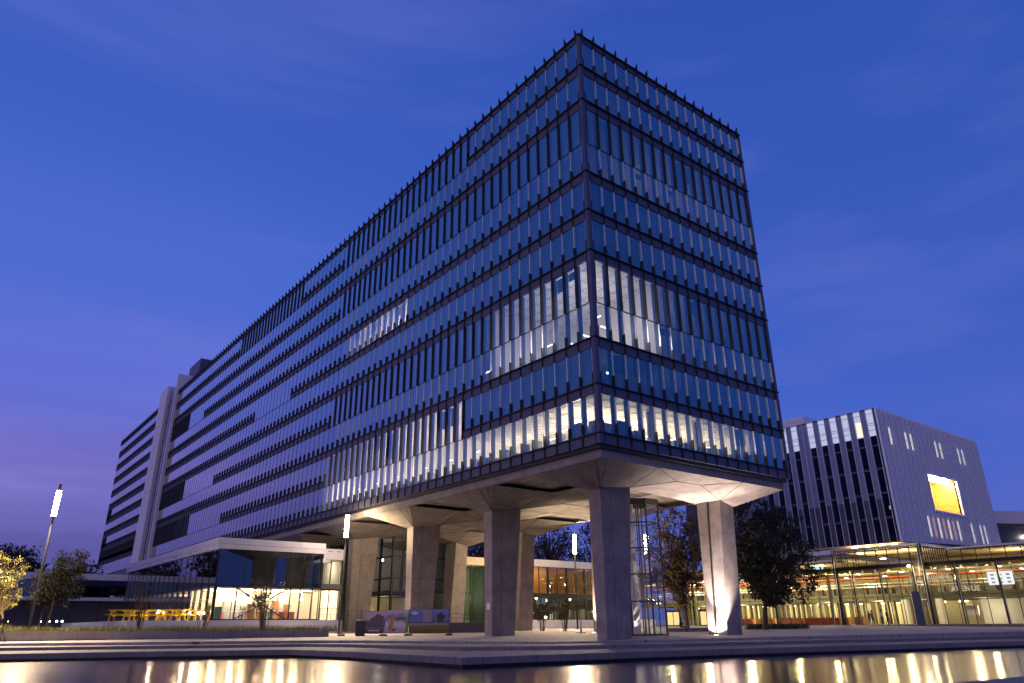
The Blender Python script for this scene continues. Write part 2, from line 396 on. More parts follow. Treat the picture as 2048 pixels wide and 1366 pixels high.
def fin_mesh(mb, f):
    face, a, z0, z1, top = f; t = .04
    prof = [(.075,z0),(GX+.02,z0),(GX+.02,z1),(.075,z1+.03)]
    if top: prof = [(.0,z0),(GX+.02,z0),(GX+.02,z1),(.60,z1+.04),(.58,z1+.10),(.0,z1+.80)]
    m_ = len(prof)
    vs = [fpt(face,a-t,d,zz) for d,zz in prof]+[fpt(face,a+t,d,zz) for d,zz in prof]
    mb.add(vs, [tuple(range(m_)), tuple(range(2*m_-1,m_-1,-1))]+[(i,m_+i,m_+(i+1)%m_,(i+1)%m_) for i in range(m_)])
fins = near_first(fins, lambda f: campd(fpt(f[0],f[1],0,f[2])) - 4*(f[3]-f[2]))
rest = MB()
for i, f in enumerate(fins):
    if i < 100: mb = MB(); fin_mesh(mb, f); mb.build('fin', M_fin, office)
    else: fin_mesh(rest, f)
o = rest.build('fin', M_fin, office); o['kind'] = 'stuff'
panes = near_first(panes, lambda p: campd(fpt(p[0],p[1],0,(p[3]+p[4])/2)))
def pane_mesh(mb, p):
    face, a0, a1, z0, z1 = p
    j = [random.uniform(-.004,.004) for _ in range(4)]
    mb.quad(fpt(face,a0,GX+.01+j[0],z0),fpt(face,a1,GX+.01+j[1],z0),fpt(face,a1,GX+.01+j[2],z1),fpt(face,a0,GX+.01+j[3],z1))
rest = MB()
for i, p in enumerate(panes):
    if i < 100: mb = MB(); pane_mesh(mb, p); mb.build('window', M_glass, office)
    else: pane_mesh(rest, p)
o = rest.build('window', M_glass, office); o['kind'] = 'stuff'
mull = near_first(mull, lambda f: campd(fpt(f[0],f[1],0,25)))
rest = MB()
for i, (face, a) in enumerate(mull):
    mb = rest if i >= 100 else MB()
    hw = .024 if a < 45 or face == 'R' else .014
    fbox(mb, face, a-hw, a+hw, GX-.008, GX+.15, S0-.4, S0+36-.75, 1)
    pr = .075 if (face == 'R' or a < 45) else .016
    hw = .03 if pr > .05 else .016
    fbox(mb, face, a-hw, a+hw, GX-pr, GX-.0085, S0-.4, S0+36-.75, 0 if pr > .05 else 1)
    if i < 100: mb.build('mullion', (M_silver, M_mside), office)
o = rest.build('mullion', (M_silver, M_mside), office); o['kind'] = 'stuff'
o = inner.build('inner_frame', M_post, office)
for (face,k,_,_), L in trs.items():
    mb = MB(); fbox(mb, face, min(x[0] for x in L)-.03, max(x[1] for x in L)+.03, GX-.03, GX+.05, L[0][2]-.06, L[0][2]); mb.build('transom', M_black, office)
mb = MB()                                       # corner posts and closing posts
mb.box(.09,E-.05,.09,E-.05,S0-.72,S0+36-.2); mb.build('corner_post', M_span, office)
mb = MB(); mb.box(XR-E+.05,XR-.1,.09,E-.05,S0-.72,S0+36-.2); mb.build('corner_post', M_span, office)
mb = MB()                                       # recessed black joint below the facade
mb.box(.35,XR-.35,.35,189,S0-1.0,S0-.725); mb.build('shadow_gap', M_black, office)
YE = E+NL*W                                     # end of the finned front
mb = MB(); mb.box(.45,XR-.4,.45,188,S0+35.6,S0+35.75); mb.build('roof', M_roomd, office)
mb = MB(); mb.box(XR-.38,XR-.2,.5,188.5,S0-.7,S0+35.7); mb.box(.5,XR-.2,188.3,188.5,S0-.7,S0+35.7); mb.build('rear_wall', M_span, office)
random.seed(21); bl = MB()
for face, a0, a1, z0, z1 in panes:
    if random.random() < (.06 if z0 < S0+1 or S0+7 < z0 < S0+13 else .22): fbox(bl, face, a0+.02, a1-.02, GX+.46, GX+.475, z1-(z1-z0)*random.choice((.2,.35,.5,.8)), z1-.02)
o = bl.build('blind', mat('blind_fabric',(.20,.20,.22),.8), office); o['kind'] = 'stuff'
# floor slabs, absent where two storeys are one room
for k in range(10):
    mb = MB(); cur = None; runs = []
    for i in range(NL):
        if lstate(k,i) is None:
            if cur is None: cur = i
        elif cur is not None: runs.append((cur,i)); cur = None
    if cur is not None: runs.append((cur,NL))
    for a, b in runs:
        mb.box(GX+.145, XR-.45, (E+a*W if a else GX+.145), E+b*W, S0+k*H-.62, S0+k*H-.08)
    mb.build('floor_slab', M_room, office)
mb = MB(); mb.box(GX+.145, XR-.45, GX+.145, YE, S0+36-.74, S0+36-.45); mb.build('ceiling', M_room, office)
mb = MB(); mb.box(8.5,15,8.5,YE,S0-.5,S0+35.2); mb.build('core_wall', M_room, office)
mb = MB()                                       # joints of the ceiling panels over the lit rooms
for q in range(16): mb.box(E+q*W+.3,E+q*W+.33,.8,8.4,S0+H-.645,S0+H-.622)
for q in range(6): mb.box(.8,22.6,1.4+q*1.2,1.43+q*1.2,S0+H-.647,S0+H-.623)
for q in range(12): mb.box(.8,8.4,E+q*W+.3,E+q*W+.33,S0+4*H-.645,S0+4*H-.622); mb.box(.8,8.4,8.6+q*.7,8.63+q*.7,S0+H-.645,S0+H-.622)
for q in range(6): mb.box(1.3+q*1.2,1.33+q*1.2,.8,18,S0+4*H-.647,S0+4*H-.623)
o = mb.build('ceiling_joint', M_inner, office); o['kind'] = 'stuff'
# partitions closing the lit rooms off from the dark ones
def yb(i): return E+i*W+.09
mb = MB()
for k0, k1, i in ((2,4,9),(1,2,12),(0,2,33),(5,6,20),(5,6,30)):
    mb.box(GX+.52,8.5,yb(i),yb(i)+.1,S0+k0*H-.08,S0+k1*H-.62)
for k0, k1, xx in ((0,1,19.5),(2,4,8.3)): mb.box(xx,xx+.1,GX+.52,8.5,S0+k0*H-.08,S0+k1*H-.62)
mb.box(15,XR-.5,8.5,8.6,S0-.08,S0+36-.8)
mb.build('partition', M_room, office)
# furniture silhouettes along the lit sills
mb = MB(); random.seed(3)
for i in range(14):
    x = E+i*W+random.uniform(.2,.6); h = random.uniform(.5,1.1)
    mb.box(x,x+random.uniform(.35,.7),1.2,1.6,S0,S0+h)
for i in range(30):
    y = E+i*W+random.uniform(.2,.6); h = random.uniform(.4,1.2)
    mb.box(1.2,1.6,y,y+random.uniform(.35,.7),S0,S0+h)
mb.build('office_desk', M_inner, office)
mb = MB()
for i in range(13):
    if random.random() < .6: x = E+i*W+random.uniform(0,.9); mb.box(x,x+random.uniform(.3,1.1),2.2+random.random()*2,3.+random.random()*2,S0-.07,S0+random.uniform(.9,1.7))
for i in range(33):
    if random.random() < .6: y = E+i*W+random.uniform(0,.9); mb.box(2.+random.random()*2,3.4+random.random()*2,y,y+random.uniform(.2,.8),S0-.07,S0+random.uniform(.9,1.8))
for i in range(0,16,4): mb.tube((E+i*W+.9,1.6,S0-.07),(E+i*W+.9,1.6,S0+2.95),.2,.2,10)
o = mb.build('office_cabinet', mat('cabinet_grey',(.28,.25,.22),.7), office); o['kind'] = 'stuff'
lampm = emit('office_lamp', (1,.86,.66), 9)
lm = MB()
def office_lamp(p, power, col=(1,.80,.58), size=1.2):
    point(p, power*2.1, col, .25, 'office_light')
    lm.box(p[0]-.06,p[0]+.06,p[1]-size/2,p[1]+size/2,p[2]+.25,p[2]+.29)
for x, q in ((2.6,170),(5.2,150),(7.8,190),(10.4,200),(13.,130),(15.6,150),(18.,70)): office_lamp((x,4.6,S0+1.9), q, (1,.76,.44))
for x, q in ((3.5,70),(9.2,110),(14.5,60)): office_lamp((x,7.2,S0+1.9), q, (1,.76,.44))
for y in (7.6,10.4,13.4,16.2): office_lamp((4.6,y,S0+1.9), 120, (1,.72,.48))
for y in (20,25,30,35,40,45): office_lamp((4,y,S0+2.6), 430, (1,.76,.54))
for y in (30.5,34.5,38.5,42): office_lamp((3.4,y,S0+5*H+1.5), 210, (1,.76,.54))
office_lamp((3.6,3.4,S0+2*H+3.2), 420, (1,.80,.70)); office_lamp((3.6,9.,S0+2*H+2.6), 130, (1,.80,.70)); office_lamp((11.,4.0,S0+2*H+2.6), 60, (1,.80,.70)); office_lamp((3.4,18.,S0+2*H+2.6), 25, (1,.80,.7))
for x, q in ((11,16),(14.5,12),(18.5,5)): office_lamp((x,4.4,S0+6*H+2.6), q, (1,.74,.52))
lm.build('ceiling_lamp', lampm, office)
mb = MB()
for (x,y,k,dz) in ((2.6,1.5,1,1.6),(3.1,1.6,1,1.75),(9.3,2.,1,1.7),(12.1,2.,1,1.6)): mb.box(x,x+.35,y,y+.08,S0+k*H+dz,S0+k*H+dz+.14)
for y in (2.2,4.4,6.4): mb.box(3,4.1,y,y+.12,S0+2*H+2.2,S0+2*H+2.26)
mb.build('fluorescent_tube', emit('tube_light', (.85,1,.92), 6), office)

# concrete table: edge beam, soffit, column caps and columns
mb = MB(); zb = S0-1.62
mb.box(.6,XR-.6,.6,1.1,zb,S0-1.0); mb.box(.6,1.1,1.1,188,zb,S0-1.0); mb.box(XR-1.1,XR-.6,1.1,188,zb,S0-1.0)
mb.build('edge_beam', M_conc, office)
PY = 13.55; yc = [4.5+PY*j for j in range(0,5)]
mb = MB(); ztop = zb+.02; ZD = zb+.34
mb.box(1.1,XR-1.1,1.1,188,ZD,ZD+.1)            # deck over the coffers
for j in range(len(yc)):                        # ribs round each recess
    y0 = yc[j]+4.0
    mb.box(1.1,7.2,y0-.9,y0+.9,ztop,ZD); mb.box(16.2,XR-1.1,y0-.9,y0+.9,ztop,ZD)
SPZ = 11.42; ys = yc[0]-2.5                     # low spine along the middle, sloping up to the coffers
mb.add([(7.2,ys,zb),(10.26,ys,SPZ),(13.1,ys,SPZ),(16.2,ys,zb),(7.2,188,zb),(10.26,188,SPZ),(13.1,188,SPZ),(16.2,188,zb)],
       [(0,1,5,4),(1,2,6,5),(2,3,7,6)])
mb.box(7.2,16.2,1.1,188,ZD-.02,ZD-.01)
mb.box(1.1,7.2,1.1,7.6,ztop,ZD-.004); mb.box(16.2,XR-1.1,1.1,7.6,ztop,ZD-.004)
for q in range(4): mb.box(2.2+q*.9,2.24+q*.9,1.2,60,ZD-.03,ZD-.002)
mb.build('soffit', M_conc, office)
for j, y in enumerate(yc):
    g0 = gz(5,y)-.6
    # near-row cap and column (broad across the building, tapering downwards on the inner side)
    ya = .62 if j == 0 else y-4.6
    top = [(.62,ya,zb),(6.5,ya,zb),(7.1,y-.5,zb),(7.1,y+.5,zb),(6.5,y+4.0,zb),(.62,y+4.0,zb)]
    low = [(3.5,y-.7,10.42),(6.75,y-.7,10.86),(6.76,y-.5,10.87),(6.76,y+.5,10.87),(6.75,y+.55,10.86),(3.5,y+.55,10.42)]
    mb = MB(); mb.frustum(low, top); cap = mb.build('column_cap', M_conc, office)
    mb = MB(); e0 = Vector((3.47,y-.72,10.41))
    for e1 in ((.62,ya+.55,zb),(1.3,ya+.02,zb)) if j == 0 else ((.62,y-3.9,zb),(.62,y-2.7,zb)): mb.bar(e0,e1,.035,.035)
    mb.build('cap_seam', M_roomd, cap)
    mb = MB()
    mb.frustum([(3.67,y-.5,g0),(6.02,y-.5,g0),(6.02,y+.5,g0),(3.67,y+.5,g0)],
               [(3.5,y-.698,10.43),(6.74,y-.698,10.87),(6.74,y+.545,10.87),(3.5,y+.545,10.43)])
    col = mb.build('column', M_conc, office)
    if j == 0:
        mb = MB(); mb.box(4.7,6.03,y-.515,y-.4,g0,gz(5,y)+.75); mb.build('repair_patch', M_conc, col)
    mb = MB(); mb.bar((4.6,y-.503,gz(5,y)),(4.58,y-.692,10.4),.03,.03); mb.build('board_seam', M_roomd, col)
    # portal beam between the two columns, folded up to the slab on both sides
    A, A2 = (6.5,ya,zb), (16.9,ya,zb); D_, D2 = (6.5,y+4.0,zb), (16.9,y+4.0,zb)
    b0, b1, b2, b3 = (6.75,y-.7,10.86), (10.26,y-2.5,SPZ-.01), (13.1,y-2.5,SPZ-.01), (17.6,y-.9,10.86)
    c0, c1, c2, c3 = (6.75,y+.55,10.86), (10.26,y+2.7,SPZ-.01), (13.1,y+2.7,SPZ-.01), (17.6,y+1.6,10.86)
    mb = MB(); mb.add([A,A2,D_,D2,b0,b1,b2,b3,c0,c1,c2,c3],[(0,4,5),(0,5,6,1),(1,6,7),(2,9,8),(2,3,10,9),(3,11,10),(4,8,9,5),(5,9,10,6),(6,10,11,7)])
    pb = mb.build('portal_beam', M_conc, office)
    mb = MB(); dn = Vector((0,0,-.012))
    for p_, q_ in ((b0,b1),(b1,b2),(b2,b3),(A,b1),(A2,b2),(A,b0),(A2,b3),(c1,c2),(D_,c1),(D2,c2)): mb.bar(Vector(p_)+dn,Vector(q_)+dn,.04,.03)
    for xx in (10.26,13.1): mb.bar((xx,y+2.8,SPZ-.012),(xx,y+PY-2.6,SPZ-.012),.04,.03)
    mb.build('formwork_seam', M_roomd, pb)
    # far-row cap and column
    yy = y+.4
    top = [(16.3,yy-.5,zb),(16.9,ya,zb),(XR-.62,ya,zb),(XR-.62,y+4.0,zb),(16.9,y+4.0,zb),(16.3,yy+.5,zb)]
    low = [(17.6,yy-1.3,10.86),(17.62,yy-1.32,10.86),(19.4,yy-1.3,10.42),(19.4,yy+1.2,10.42),(17.62,yy+1.22,10.86),(17.6,yy+1.2,10.86)]
    mb = MB(); mb.frustum(low, top); mb.build('column_cap', M_conc, office)
    mb = MB()
    mb.frustum([(17.1,yy-.9,g0),(19.1,yy-.9,g0),(19.1,yy+.9,g0),(17.1,yy+.9,g0)],
               [(17.62,yy-1.29,10.87),(19.38,yy-1.29,10.43),(19.38,yy+1.19,10.43),(17.62,yy+1.19,10.87)])
    col = mb.build('column', M_conc, office)
    if j == 0: mb = MB(); mb.box(18.2,19.05,yy-.93,yy-.7,g0,gz(18,y)+.7); mb.build('repair_patch', M_conc, col)
    if j == 0:
        mb = MB(); mb.tube((17.02,yy+.1,.3),(17.5,yy-.05,10.8),.07,n=8); mb.build('downpipe', M_lampmetal, col)
mb = MB(); mb.box(3.02,3.05,yc[1]-.32,yc[1]+.1,2.2,2.75)
mb = MB(); mb.box(3.585,3.60,yc[1]-.30,yc[1]+.16,2.25,2.75); mb.build('notice_plate', M_white, office)

# white stair core and the far block of the slab
mb = MB()
mb.box(-.5,6,YE+.05,YE+.9,6,zl(10)+4.1)
mb.box(-.35,3,YE+9.0,YE+16.0,6,zl(10)+3.6)
mb.build('core_cladding', M_white, office)
mb = MB()
for zz in range(9, 54, 5): mb.box(-.356,-.34,YE+9.0,YE+16.0,zz,zz+.06)
for zz in range(9, 54, 5): mb.box(-.506,-.49,YE+.05,YE+.9,zz,zz+.06)
mb.build('cladding_joint', M_inner, office)
mb = MB(); mb.quad((.2,YE+.9,6),(.2,YE+9,6),(.2,YE+9,zl(10)+2.4),(.2,YE+.9,zl(10)+2.4)); mb.build('stair_glazing', glass('stair_glass',(.45,.62,.62),(.5,.6,.58),.3,.75,2.), office)
mb = MB()
for i in range(1,4): mb.box(.12,.19,YE+.9+i*2.05-.05,YE+.9+i*2.05+.05,6,zl(10)+2.4)
for zz in range(8,52,4): mb.box(.13,.19,YE+.9,YE+9,zz,zz+.1)
mb.build('stair_frame', M_inner, office)
mb = MB(); mb.box(.6,3,YE+.9,YE+9,6,zl(10)+1.9); mb.build('stair_wall', M_roomd, office)
Y2 = YE+16.0; N2 = 31
sp = MB(); pn = MB(); fn = MB(); ml = MB()
for k in range(0,11):
    sp.box(GX-.05,GX+.14,Y2,Y2+N2*W,S0+k*H-.9,zl(k)); fn.box(0,GX-.06,Y2,Y2+N2*W,zl(k)-.03,zl(k)+.05)
sp.box(GX-.04,GX+.14,Y2,Y2+N2*W,4.,S0-.9)
for i in range(N2+1):
    a = Y2+i*W
    ml.box(GX-.012,GX+.15,a-.016,a+.016,4,S0+36-.75)
    for k in range(1,11):
        fin_mesh(fn, ('L',a,S0+k*H-.9,zl(k)+.9,False) if k < 10 else ('L',a,S0+k*H-.9,zl(k),True))
        if k == 1 or (k in (2,4) and i >= N2-3): fin_mesh(fn, ('L',a,S0+k*H-.9,S0+(k+1)*H-.9,False))
    if i < N2:
        for k in range(0,10): pn.quad(*[(GX+.01+random.uniform(-.004,.004),yy,zz) for yy,zz in ((a,zl(k)),(a+W,zl(k)),(a+W,S0+(k+1)*H-.9),(a,S0+(k+1)*H-.9))])
for a, b, k in ((Y2,Y2+N2*W,1),(Y2+(N2-3)*W,Y2+N2*W,2),(Y2+(N2-3)*W,Y2+N2*W,4)):
    sp.box(GX+.03,GX+.13,a,b,zl(k)+.01,S0+(k+1)*H-.91)
for nm, m_, b_ in (('far_spandrel',M_span,sp),('far_window',M_glass,pn),('far_fin',M_fin,fn),('far_mullion',M_mside,ml)):
    o = b_.build(nm, m_, office)
    if nm in ('far_window','far_fin','far_mullion'): o['kind'] = 'stuff'
mb = MB(); mb.box(1.2,XR-.5,Y2,Y2+N2*W-.3,4,S0+35); mb.build('far_block_room', M_roomd, office)
mb = MB(); mb.box(6,9.5,139.7,149.2,S0+35.7,61.6); mb.build('plant_room', M_span, office)

# ------------------------------------------------------------------ restaurant pavilion on the left
pav = thing('restaurant_pavilion', 'two-storey glass pavilion with white roof edge, ground floor brightly lit, in front of the slab', 'pavilion', (-6,55,0))
PX0, PX1, PY0, PY1 = -12.4, -1.5, 41., 82.
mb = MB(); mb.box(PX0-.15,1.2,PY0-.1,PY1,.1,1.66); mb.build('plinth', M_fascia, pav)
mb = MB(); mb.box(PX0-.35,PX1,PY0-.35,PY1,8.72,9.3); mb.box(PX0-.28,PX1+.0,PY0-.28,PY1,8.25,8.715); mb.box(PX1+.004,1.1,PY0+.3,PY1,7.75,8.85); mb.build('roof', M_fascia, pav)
mb = MB()
for x in (PX0+2.6,PX0+5.4,PX0+8.1): mb.box(x,x+.02,PY0-.356,PY0-.34,8.72,9.3)
for y in (48,50,56,62,68): mb.box(PX0-.36,PX0-.30,y,y+.5,8.45,8.55)
for x in (-.9,.1): mb.box(x,x+.55,PY0+.29,PY0+.31,8.55,8.65)
mb.build('fascia_joint', M_inner, pav)
mb = MB(); mb.box(PX0+.1,1.0,PY0+.12,PY1,4.75,5.25); mb.build('floor_slab', M_roomd, pav)
mb = MB(); mb.box(PX0+.12,PX1-.1,PY0+.14,PY1,4.60,4.745); mb.build('ceiling', M_room, pav)
mb = MB(); mb.box(PX0+.1,1.,PY0+8.,PY0+8.2,1.67,4.6); mb.box(PX0+6.,PX0+6.15,PY0+8.2,PY1,1.67,4.6); mb.box(.9,1.05,PY0+1.,PY0+8,1.67,7.7); mb.build('inner_wall', M_room, pav)
mb = MB(); mb.box(PX0+.3,PX1-.3,PY0+6,PY0+6.2,5.26,8.2); mb.box(PX0+5,PX0+5.2,PY0+6.2,PY1,5.26,8.2); mb.build('upper_wall', M_roomd, pav)
xs = [PX0,-10.25,-7.3,-4.8,-3.75,-2.45,PX1]
def vpane(p0, p1, z0, z1): return ((p0[0],p0[1],z0),(p1[0],p1[1],z0),(p1[0],p1[1],z1),(p0[0],p0[1],z1))
for a, b in zip(xs[:-1], xs[1:]):
    mb = MB(); mb.quad(*vpane((a+.05,PY0),(b-.05,PY0),1.7,4.75)); mb.build('window', M_glass2, pav)
xu = [PX0,-9.8,-7.4,-5.4,-3.6,PX1]
for a, b in zip(xu[:-1], xu[1:]):
    mb = MB(); mb.quad(*vpane((a+.02,PY0-.0),(b-.02,PY0-.0),4.85,8.25)); mb.build('upper_window', M_glassd, pav)
yy = PY0
while yy < PY1-2:
    mb = MB(); mb.quad(*vpane((PX0,yy+2.2),(PX0,yy+.05),1.7,4.75)); mb.build('window', M_glass2, pav)
    mb = MB(); mb.quad(*vpane((PX0,yy+2.2),(PX0,yy+.03),4.85,8.25)); mb.build('upper_window', M_glassd, pav)
    yy += 2.25
mb = MB()
for x in xs: mb.box(x-.06,x+.06,PY0-.03,PY0+.10,1.66,4.75)
for x in xu: mb.box(x-.03,x+.03,PY0-.02,PY0+.05,4.85,8.25)
yy = PY0
while yy < PY1:
    mb.box(PX0-.03,PX0+.22,yy-.05,yy+.05,1.66,4.75); mb.box(PX0-.04,PX0+.1,yy-.03,yy+.03,4.85,8.25); yy += 2.25
mb.box(PX0-.05,PX1,PY0-.05,PY0+.1,4.752,4.85); mb.box(PX0-.05,PX0+.1,PY0+.1,PY1,4.752,4.85)
mb.box(PX0-.05,PX1,PY0-.06,PY0+.1,1.661,1.76)
mb.build('window_frame', M_lampmetal, pav)
mb = MB(); mb.bar((-10.2,PY0+.3,1.7),(-4.9,PY0+.3,4.7),.12,.12); mb.bar((-10.2,PY0+.45,4.7),(-4.9,PY0+.45,1.7),.12,.12); mb.build('cross_brace', M_lampmetal, pav)
mb = MB()
mb.quad(*vpane((PX1+.05,PY0+.6),(.95,PY0+.6),1.7,4.6)); mb.quad(*vpane((PX1+.05,PY0+.6),(.95,PY0+.6),5.2,7.75)); mb.build('link_window', M_glass2, pav)
mb = MB()
for x in (PX1+.05,-.3,.95): mb.box(x-.05,x+.05,PY0+.56,PY0+.68,1.66,7.75)
mb.box(PX1,1,PY0+.55,PY0+.66,4.6,5.2); mb.bar((PX1+.1,PY0-.05,2.75),(1.,PY0-.05,2.75),.05,.05); mb.bar((PX1+.1,PY0-.05,2.2),(1.,PY0-.05,2.2),.03,.03)
for x in (PX1+.1,-.2,.95): mb.box(x-.02,x+.02,PY0-.07,PY0-.03,1.66,2.75)
mb.build('link_frame', M_lampmetal, pav)
mb = MB()                                       # counters and cabinets inside
for x, h, wd in ((-11.3,1.1,.8),(-9.4,1.9,.7),(-8.6,2.2,.9),(-7.6,1.5,1.1),(-6.2,1.9,.6),(-3.6,2.3,.8),(-2.6,1.6,.5)): mb.box(x,x+wd,PY0+6.2,PY0+6.8,1.67,1.67+h)
mb.build('cabinet', M_inner, pav)
random.seed(41)
for nm, c_ in (('shelf_unit',(.20,.10,.04)),('red_chair',(.22,.05,.02)),('dark_counter',(.03,.025,.02)),('plant_box',(.05,.08,.02))):
    mb = MB()
    for q in range(4):
        x = random.uniform(PX0+.6,PX1-1.); y = random.uniform(PY0+1.,PY0+6.); h = {'shelf_unit':2.1,'red_chair':.9,'dark_counter':1.1,'plant_box':1.5}[nm]*random.uniform(.7,1)
        mb.box(x,x+random.uniform(.3,.8),y,y+.4,1.67,1.67+h)
    o = mb.build(nm, mat(nm+'_paint',c_,.6), pav); o['kind'] = 'stuff'
mb = MB()
for q in range(12):
    x = random.uniform(PX0+.8,PX1-.8); y = random.uniform(PY0+1.,PY0+5.5); mb.sphere((x,y,3.7),.13,10,6); mb.tube((x,y,3.8),(x,y,4.6),.012,.012,5)
o = mb.build('pendant_lamp', emit('pendant_glow',(1,.75,.4),25), pav); o['kind'] = 'stuff'
mb = MB()
for x in (-11.5,-9.0,-6.6,-3.4):
    for dy in (2.4,4.4): mb.box(x,x+1.3,PY0+dy,PY0+dy+.7,2.55,2.6); mb.tube((x+.65,PY0+dy+.35,1.67),(x+.65,PY0+dy+.35,2.55),.05,n=6)
mb.build('dining_table', M_white, pav)
mb = MB()
for x in (-11.2,-8.4,-5.6,-2.8):
    for dy in (2.2,5.2): mb.box(x,x+1.4,PY0+dy,PY0+dy+.15,4.52,4.58)
mb.build('ceiling_lamp', emit('pavilion_lamp',(1,.83,.55),14), pav)
for x in (-11,-8.2,-5.4,-2.8):
    for y in (PY0+2.4,PY0+5.6): point((x,y,4.1), 430, (1,.70,.36), .2, 'pavilion_light')
for y in (52,57,62): point((PX0+3,y,4.1), 260, (1,.70,.36), .2, 'pavilion_light')
point((-.3,PY0+3,4.0), 220, (1,.80,.52), .2, 'pavilion_light'); point((-.3,PY0+3,7.0), 160, (1,.80,.52), .2, 'pavilion_light')
point((-5.6,PY0+3,7.4), 14, (1,.62,.25), .2, 'pavilion_light')

# terrace with picnic tables
mb = MB(); mb.prism([(-19.6,41.),(PX0-.16,41.),(PX0-.16,80.),(-19.6,80.)], .1, 1.65)
tag(mb.build('terrace', M_white), 'raised white terrace beside the lit glass pavilion, carrying yellow picnic tables', 'terrace')
M_yellow = mat('yellow_paint', (.80,.50,.01), .55, 0, .2, 4.)
def make_table():
    t = thing('picnic_table', '', 'picnic table')
    mb = MB()
    for i in range(5): mb.box(-.95,.95,-.4+i*.165,-.4+i*.165+.15,.71,.78)
    mb.build('tabletop', M_yellow, t, local=True)
    for s in (-1,1):
        mb = MB()
        for i in range(2): mb.box(-.95,.95,s*.72-.15+i*.16,s*.72-.15+i*.16+.15,.41,.48)
        mb.build('bench', M_yellow, t, local=True)
    for sx in (-.7,.7):
        mb = MB(); mb.bar((sx,-.62,0),(sx,-.22,.74),.13,.07); mb.bar((sx,.62,0),(sx,.22,.74),.13,.07)
        mb.bar((sx+.05,-.85,.40),(sx+.05,.85,.40),.05,.09); mb.bar((sx+.05,-.4,.70),(sx+.05,.4,.70),.05,.08); mb.bar((sx,0,.70),(sx*.2,0,.42),.05,.07)
        mb.build('leg', M_yellow, t, local=True)
    return t
pt = make_table()
spots = [((-18.9,47.2),.15,'leftmost yellow picnic table, at the outer corner of the white terrace'),
         ((-17.0,50.5),.05,'yellow picnic table second from the left on the white terrace'),
         ((-16.6,45.6),-.1,'yellow picnic table behind the bare shrub, left of the small spotlights'),
         ((-15.2,51.5),.1,'yellow picnic table farthest back on the terrace, half behind the spotlights'),
         ((-15.2,43.6),.05,'yellow picnic table standing nearest the pond on the terrace'),
         ((-13.6,46.2),-.05,'rightmost yellow picnic table, close against the lit pavilion glass')]
for i, ((x,y),a,lb) in enumerate(spots):
    o = pt if i == 0 else copy_tree(pt)
    o.location = (x,y,1.655); o.rotation_euler = (0,0,a-.64); o.scale = (1.3,1.3,1.3); o['label'] = lb; o['group'] = 'yellow picnic tables on the terrace'
# small terrace spotlights
def make_spot():
    t = thing('terrace_spotlight', '', 'spotlight')
    mb = MB(); mb.tube((0,0,0),(0,0,.62),.03,n=8); mb.box(-.12,.12,-.12,.12,0,.03); mb.build('post', M_lampmetal, t, local=True)
    mb = MB(); mb.tube((0,.06,.66),(0,-.08,.66),.10,.13,n=12); mb.build('housing', M_lampmetal, t, local=True)
    mb = MB(); mb.sphere((0,-.075,.66),.11,12,6,0,(1,.35,1)); mb.build('lens', emit('spot_lens',(1,.86,.62),60), t, local=True, smooth=True)
    return t
sp0 = make_spot()
for i, (p, lb) in enumerate([((-16.2,45.0),'leftmost of the small terrace spotlights, beside the bare shrub'),
          ((-15.6,45.1),'small spotlight second from the left on the terrace, close to the first'),
          ((-13.5,44.2),'small spotlight beside the rightmost yellow picnic table'),
          ((-12.95,43.0),'small spotlight in front of the pavilion glass, left of two'),
          ((-12.75,42.2),'small spotlight at the pavilion corner, rightmost on the terrace')]):
    o = sp0 if i == 0 else copy_tree(sp0)
    o.location = (*p,1.655); o.rotation_euler = (0,0,-.66); o['label'] = lb; o['group'] = 'spotlights on the terrace'
    point((p[0]-.1,p[1]-.25,2.5), 60, (1,.8,.5), .05, 'terrace_light')

# planter: low wall, soil, grass
pw = MB(); pw.prism([(-60,51.2),(-41.2,42.9),(-29.12,38.57),(-6.06,28.2),(-4.3,32.),(-4.75,32.2),(-6.3,28.8),(-29,39.05),(-41,43.4),(-60,51.7)], 0, lambda x,y: .84-.1*max(0,(x+29)/23))
tag(pw.build('planter_wall', M_kerb), 'low grey concrete wall holding back the grass strip beside the pond steps', 'low wall')
mb = MB(); mb.prism([(-150,92),(-60,51.7),(-41,43.4),(-29,39.05),(-6.3,28.8),(-4.8,32.2),(-4.8,40.8),(-19.7,40.8),(-19.7,100),(-150,130)], 0, lambda x,y: .74-.1*max(0,(x+29)/23))
struct(mb.build('planting_bed', M_lawn))
M_grass = mat('grass', (.20,.19,.045), .7, 0, .4, 5.)
gr = MB(); random.seed(11)
def blade(mb, x, y, z0, h, w_, lean=.25):
    a = random.uniform(0,6.28); dx, dy = math.cos(a)*w_, math.sin(a)*w_; lx, ly = random.uniform(-lean,lean)*h, random.uniform(-lean,lean)*h
    mb.add([(x-dx,y-dy,z0),(x+dx,y+dy,z0),(x+lx,y+ly,z0+h)], [(0,1,2)])
for _ in range(15000):
    t = random.random()**.8; x = -46+41.2*random.random(); front = 28.5+(x+6.2)*(-.452); d = random.random()**1.8*8
    y = front+.6+d
    if y > 40.7 and x > -19.8: continue
    if x > -4.9: continue
    zz = .74-.1*max(0,(x+29)/23)
    clump = .5+.5*math.sin(x*1.7)*math.sin(x*.63+1.3)
    blade(gr, x, y, zz-.02, random.uniform(.22,.55)+.35*clump*random.random(), .014+.012*random.random(), .5)
go = gr.build('grass', M_grass); go['kind'] = 'stuff'

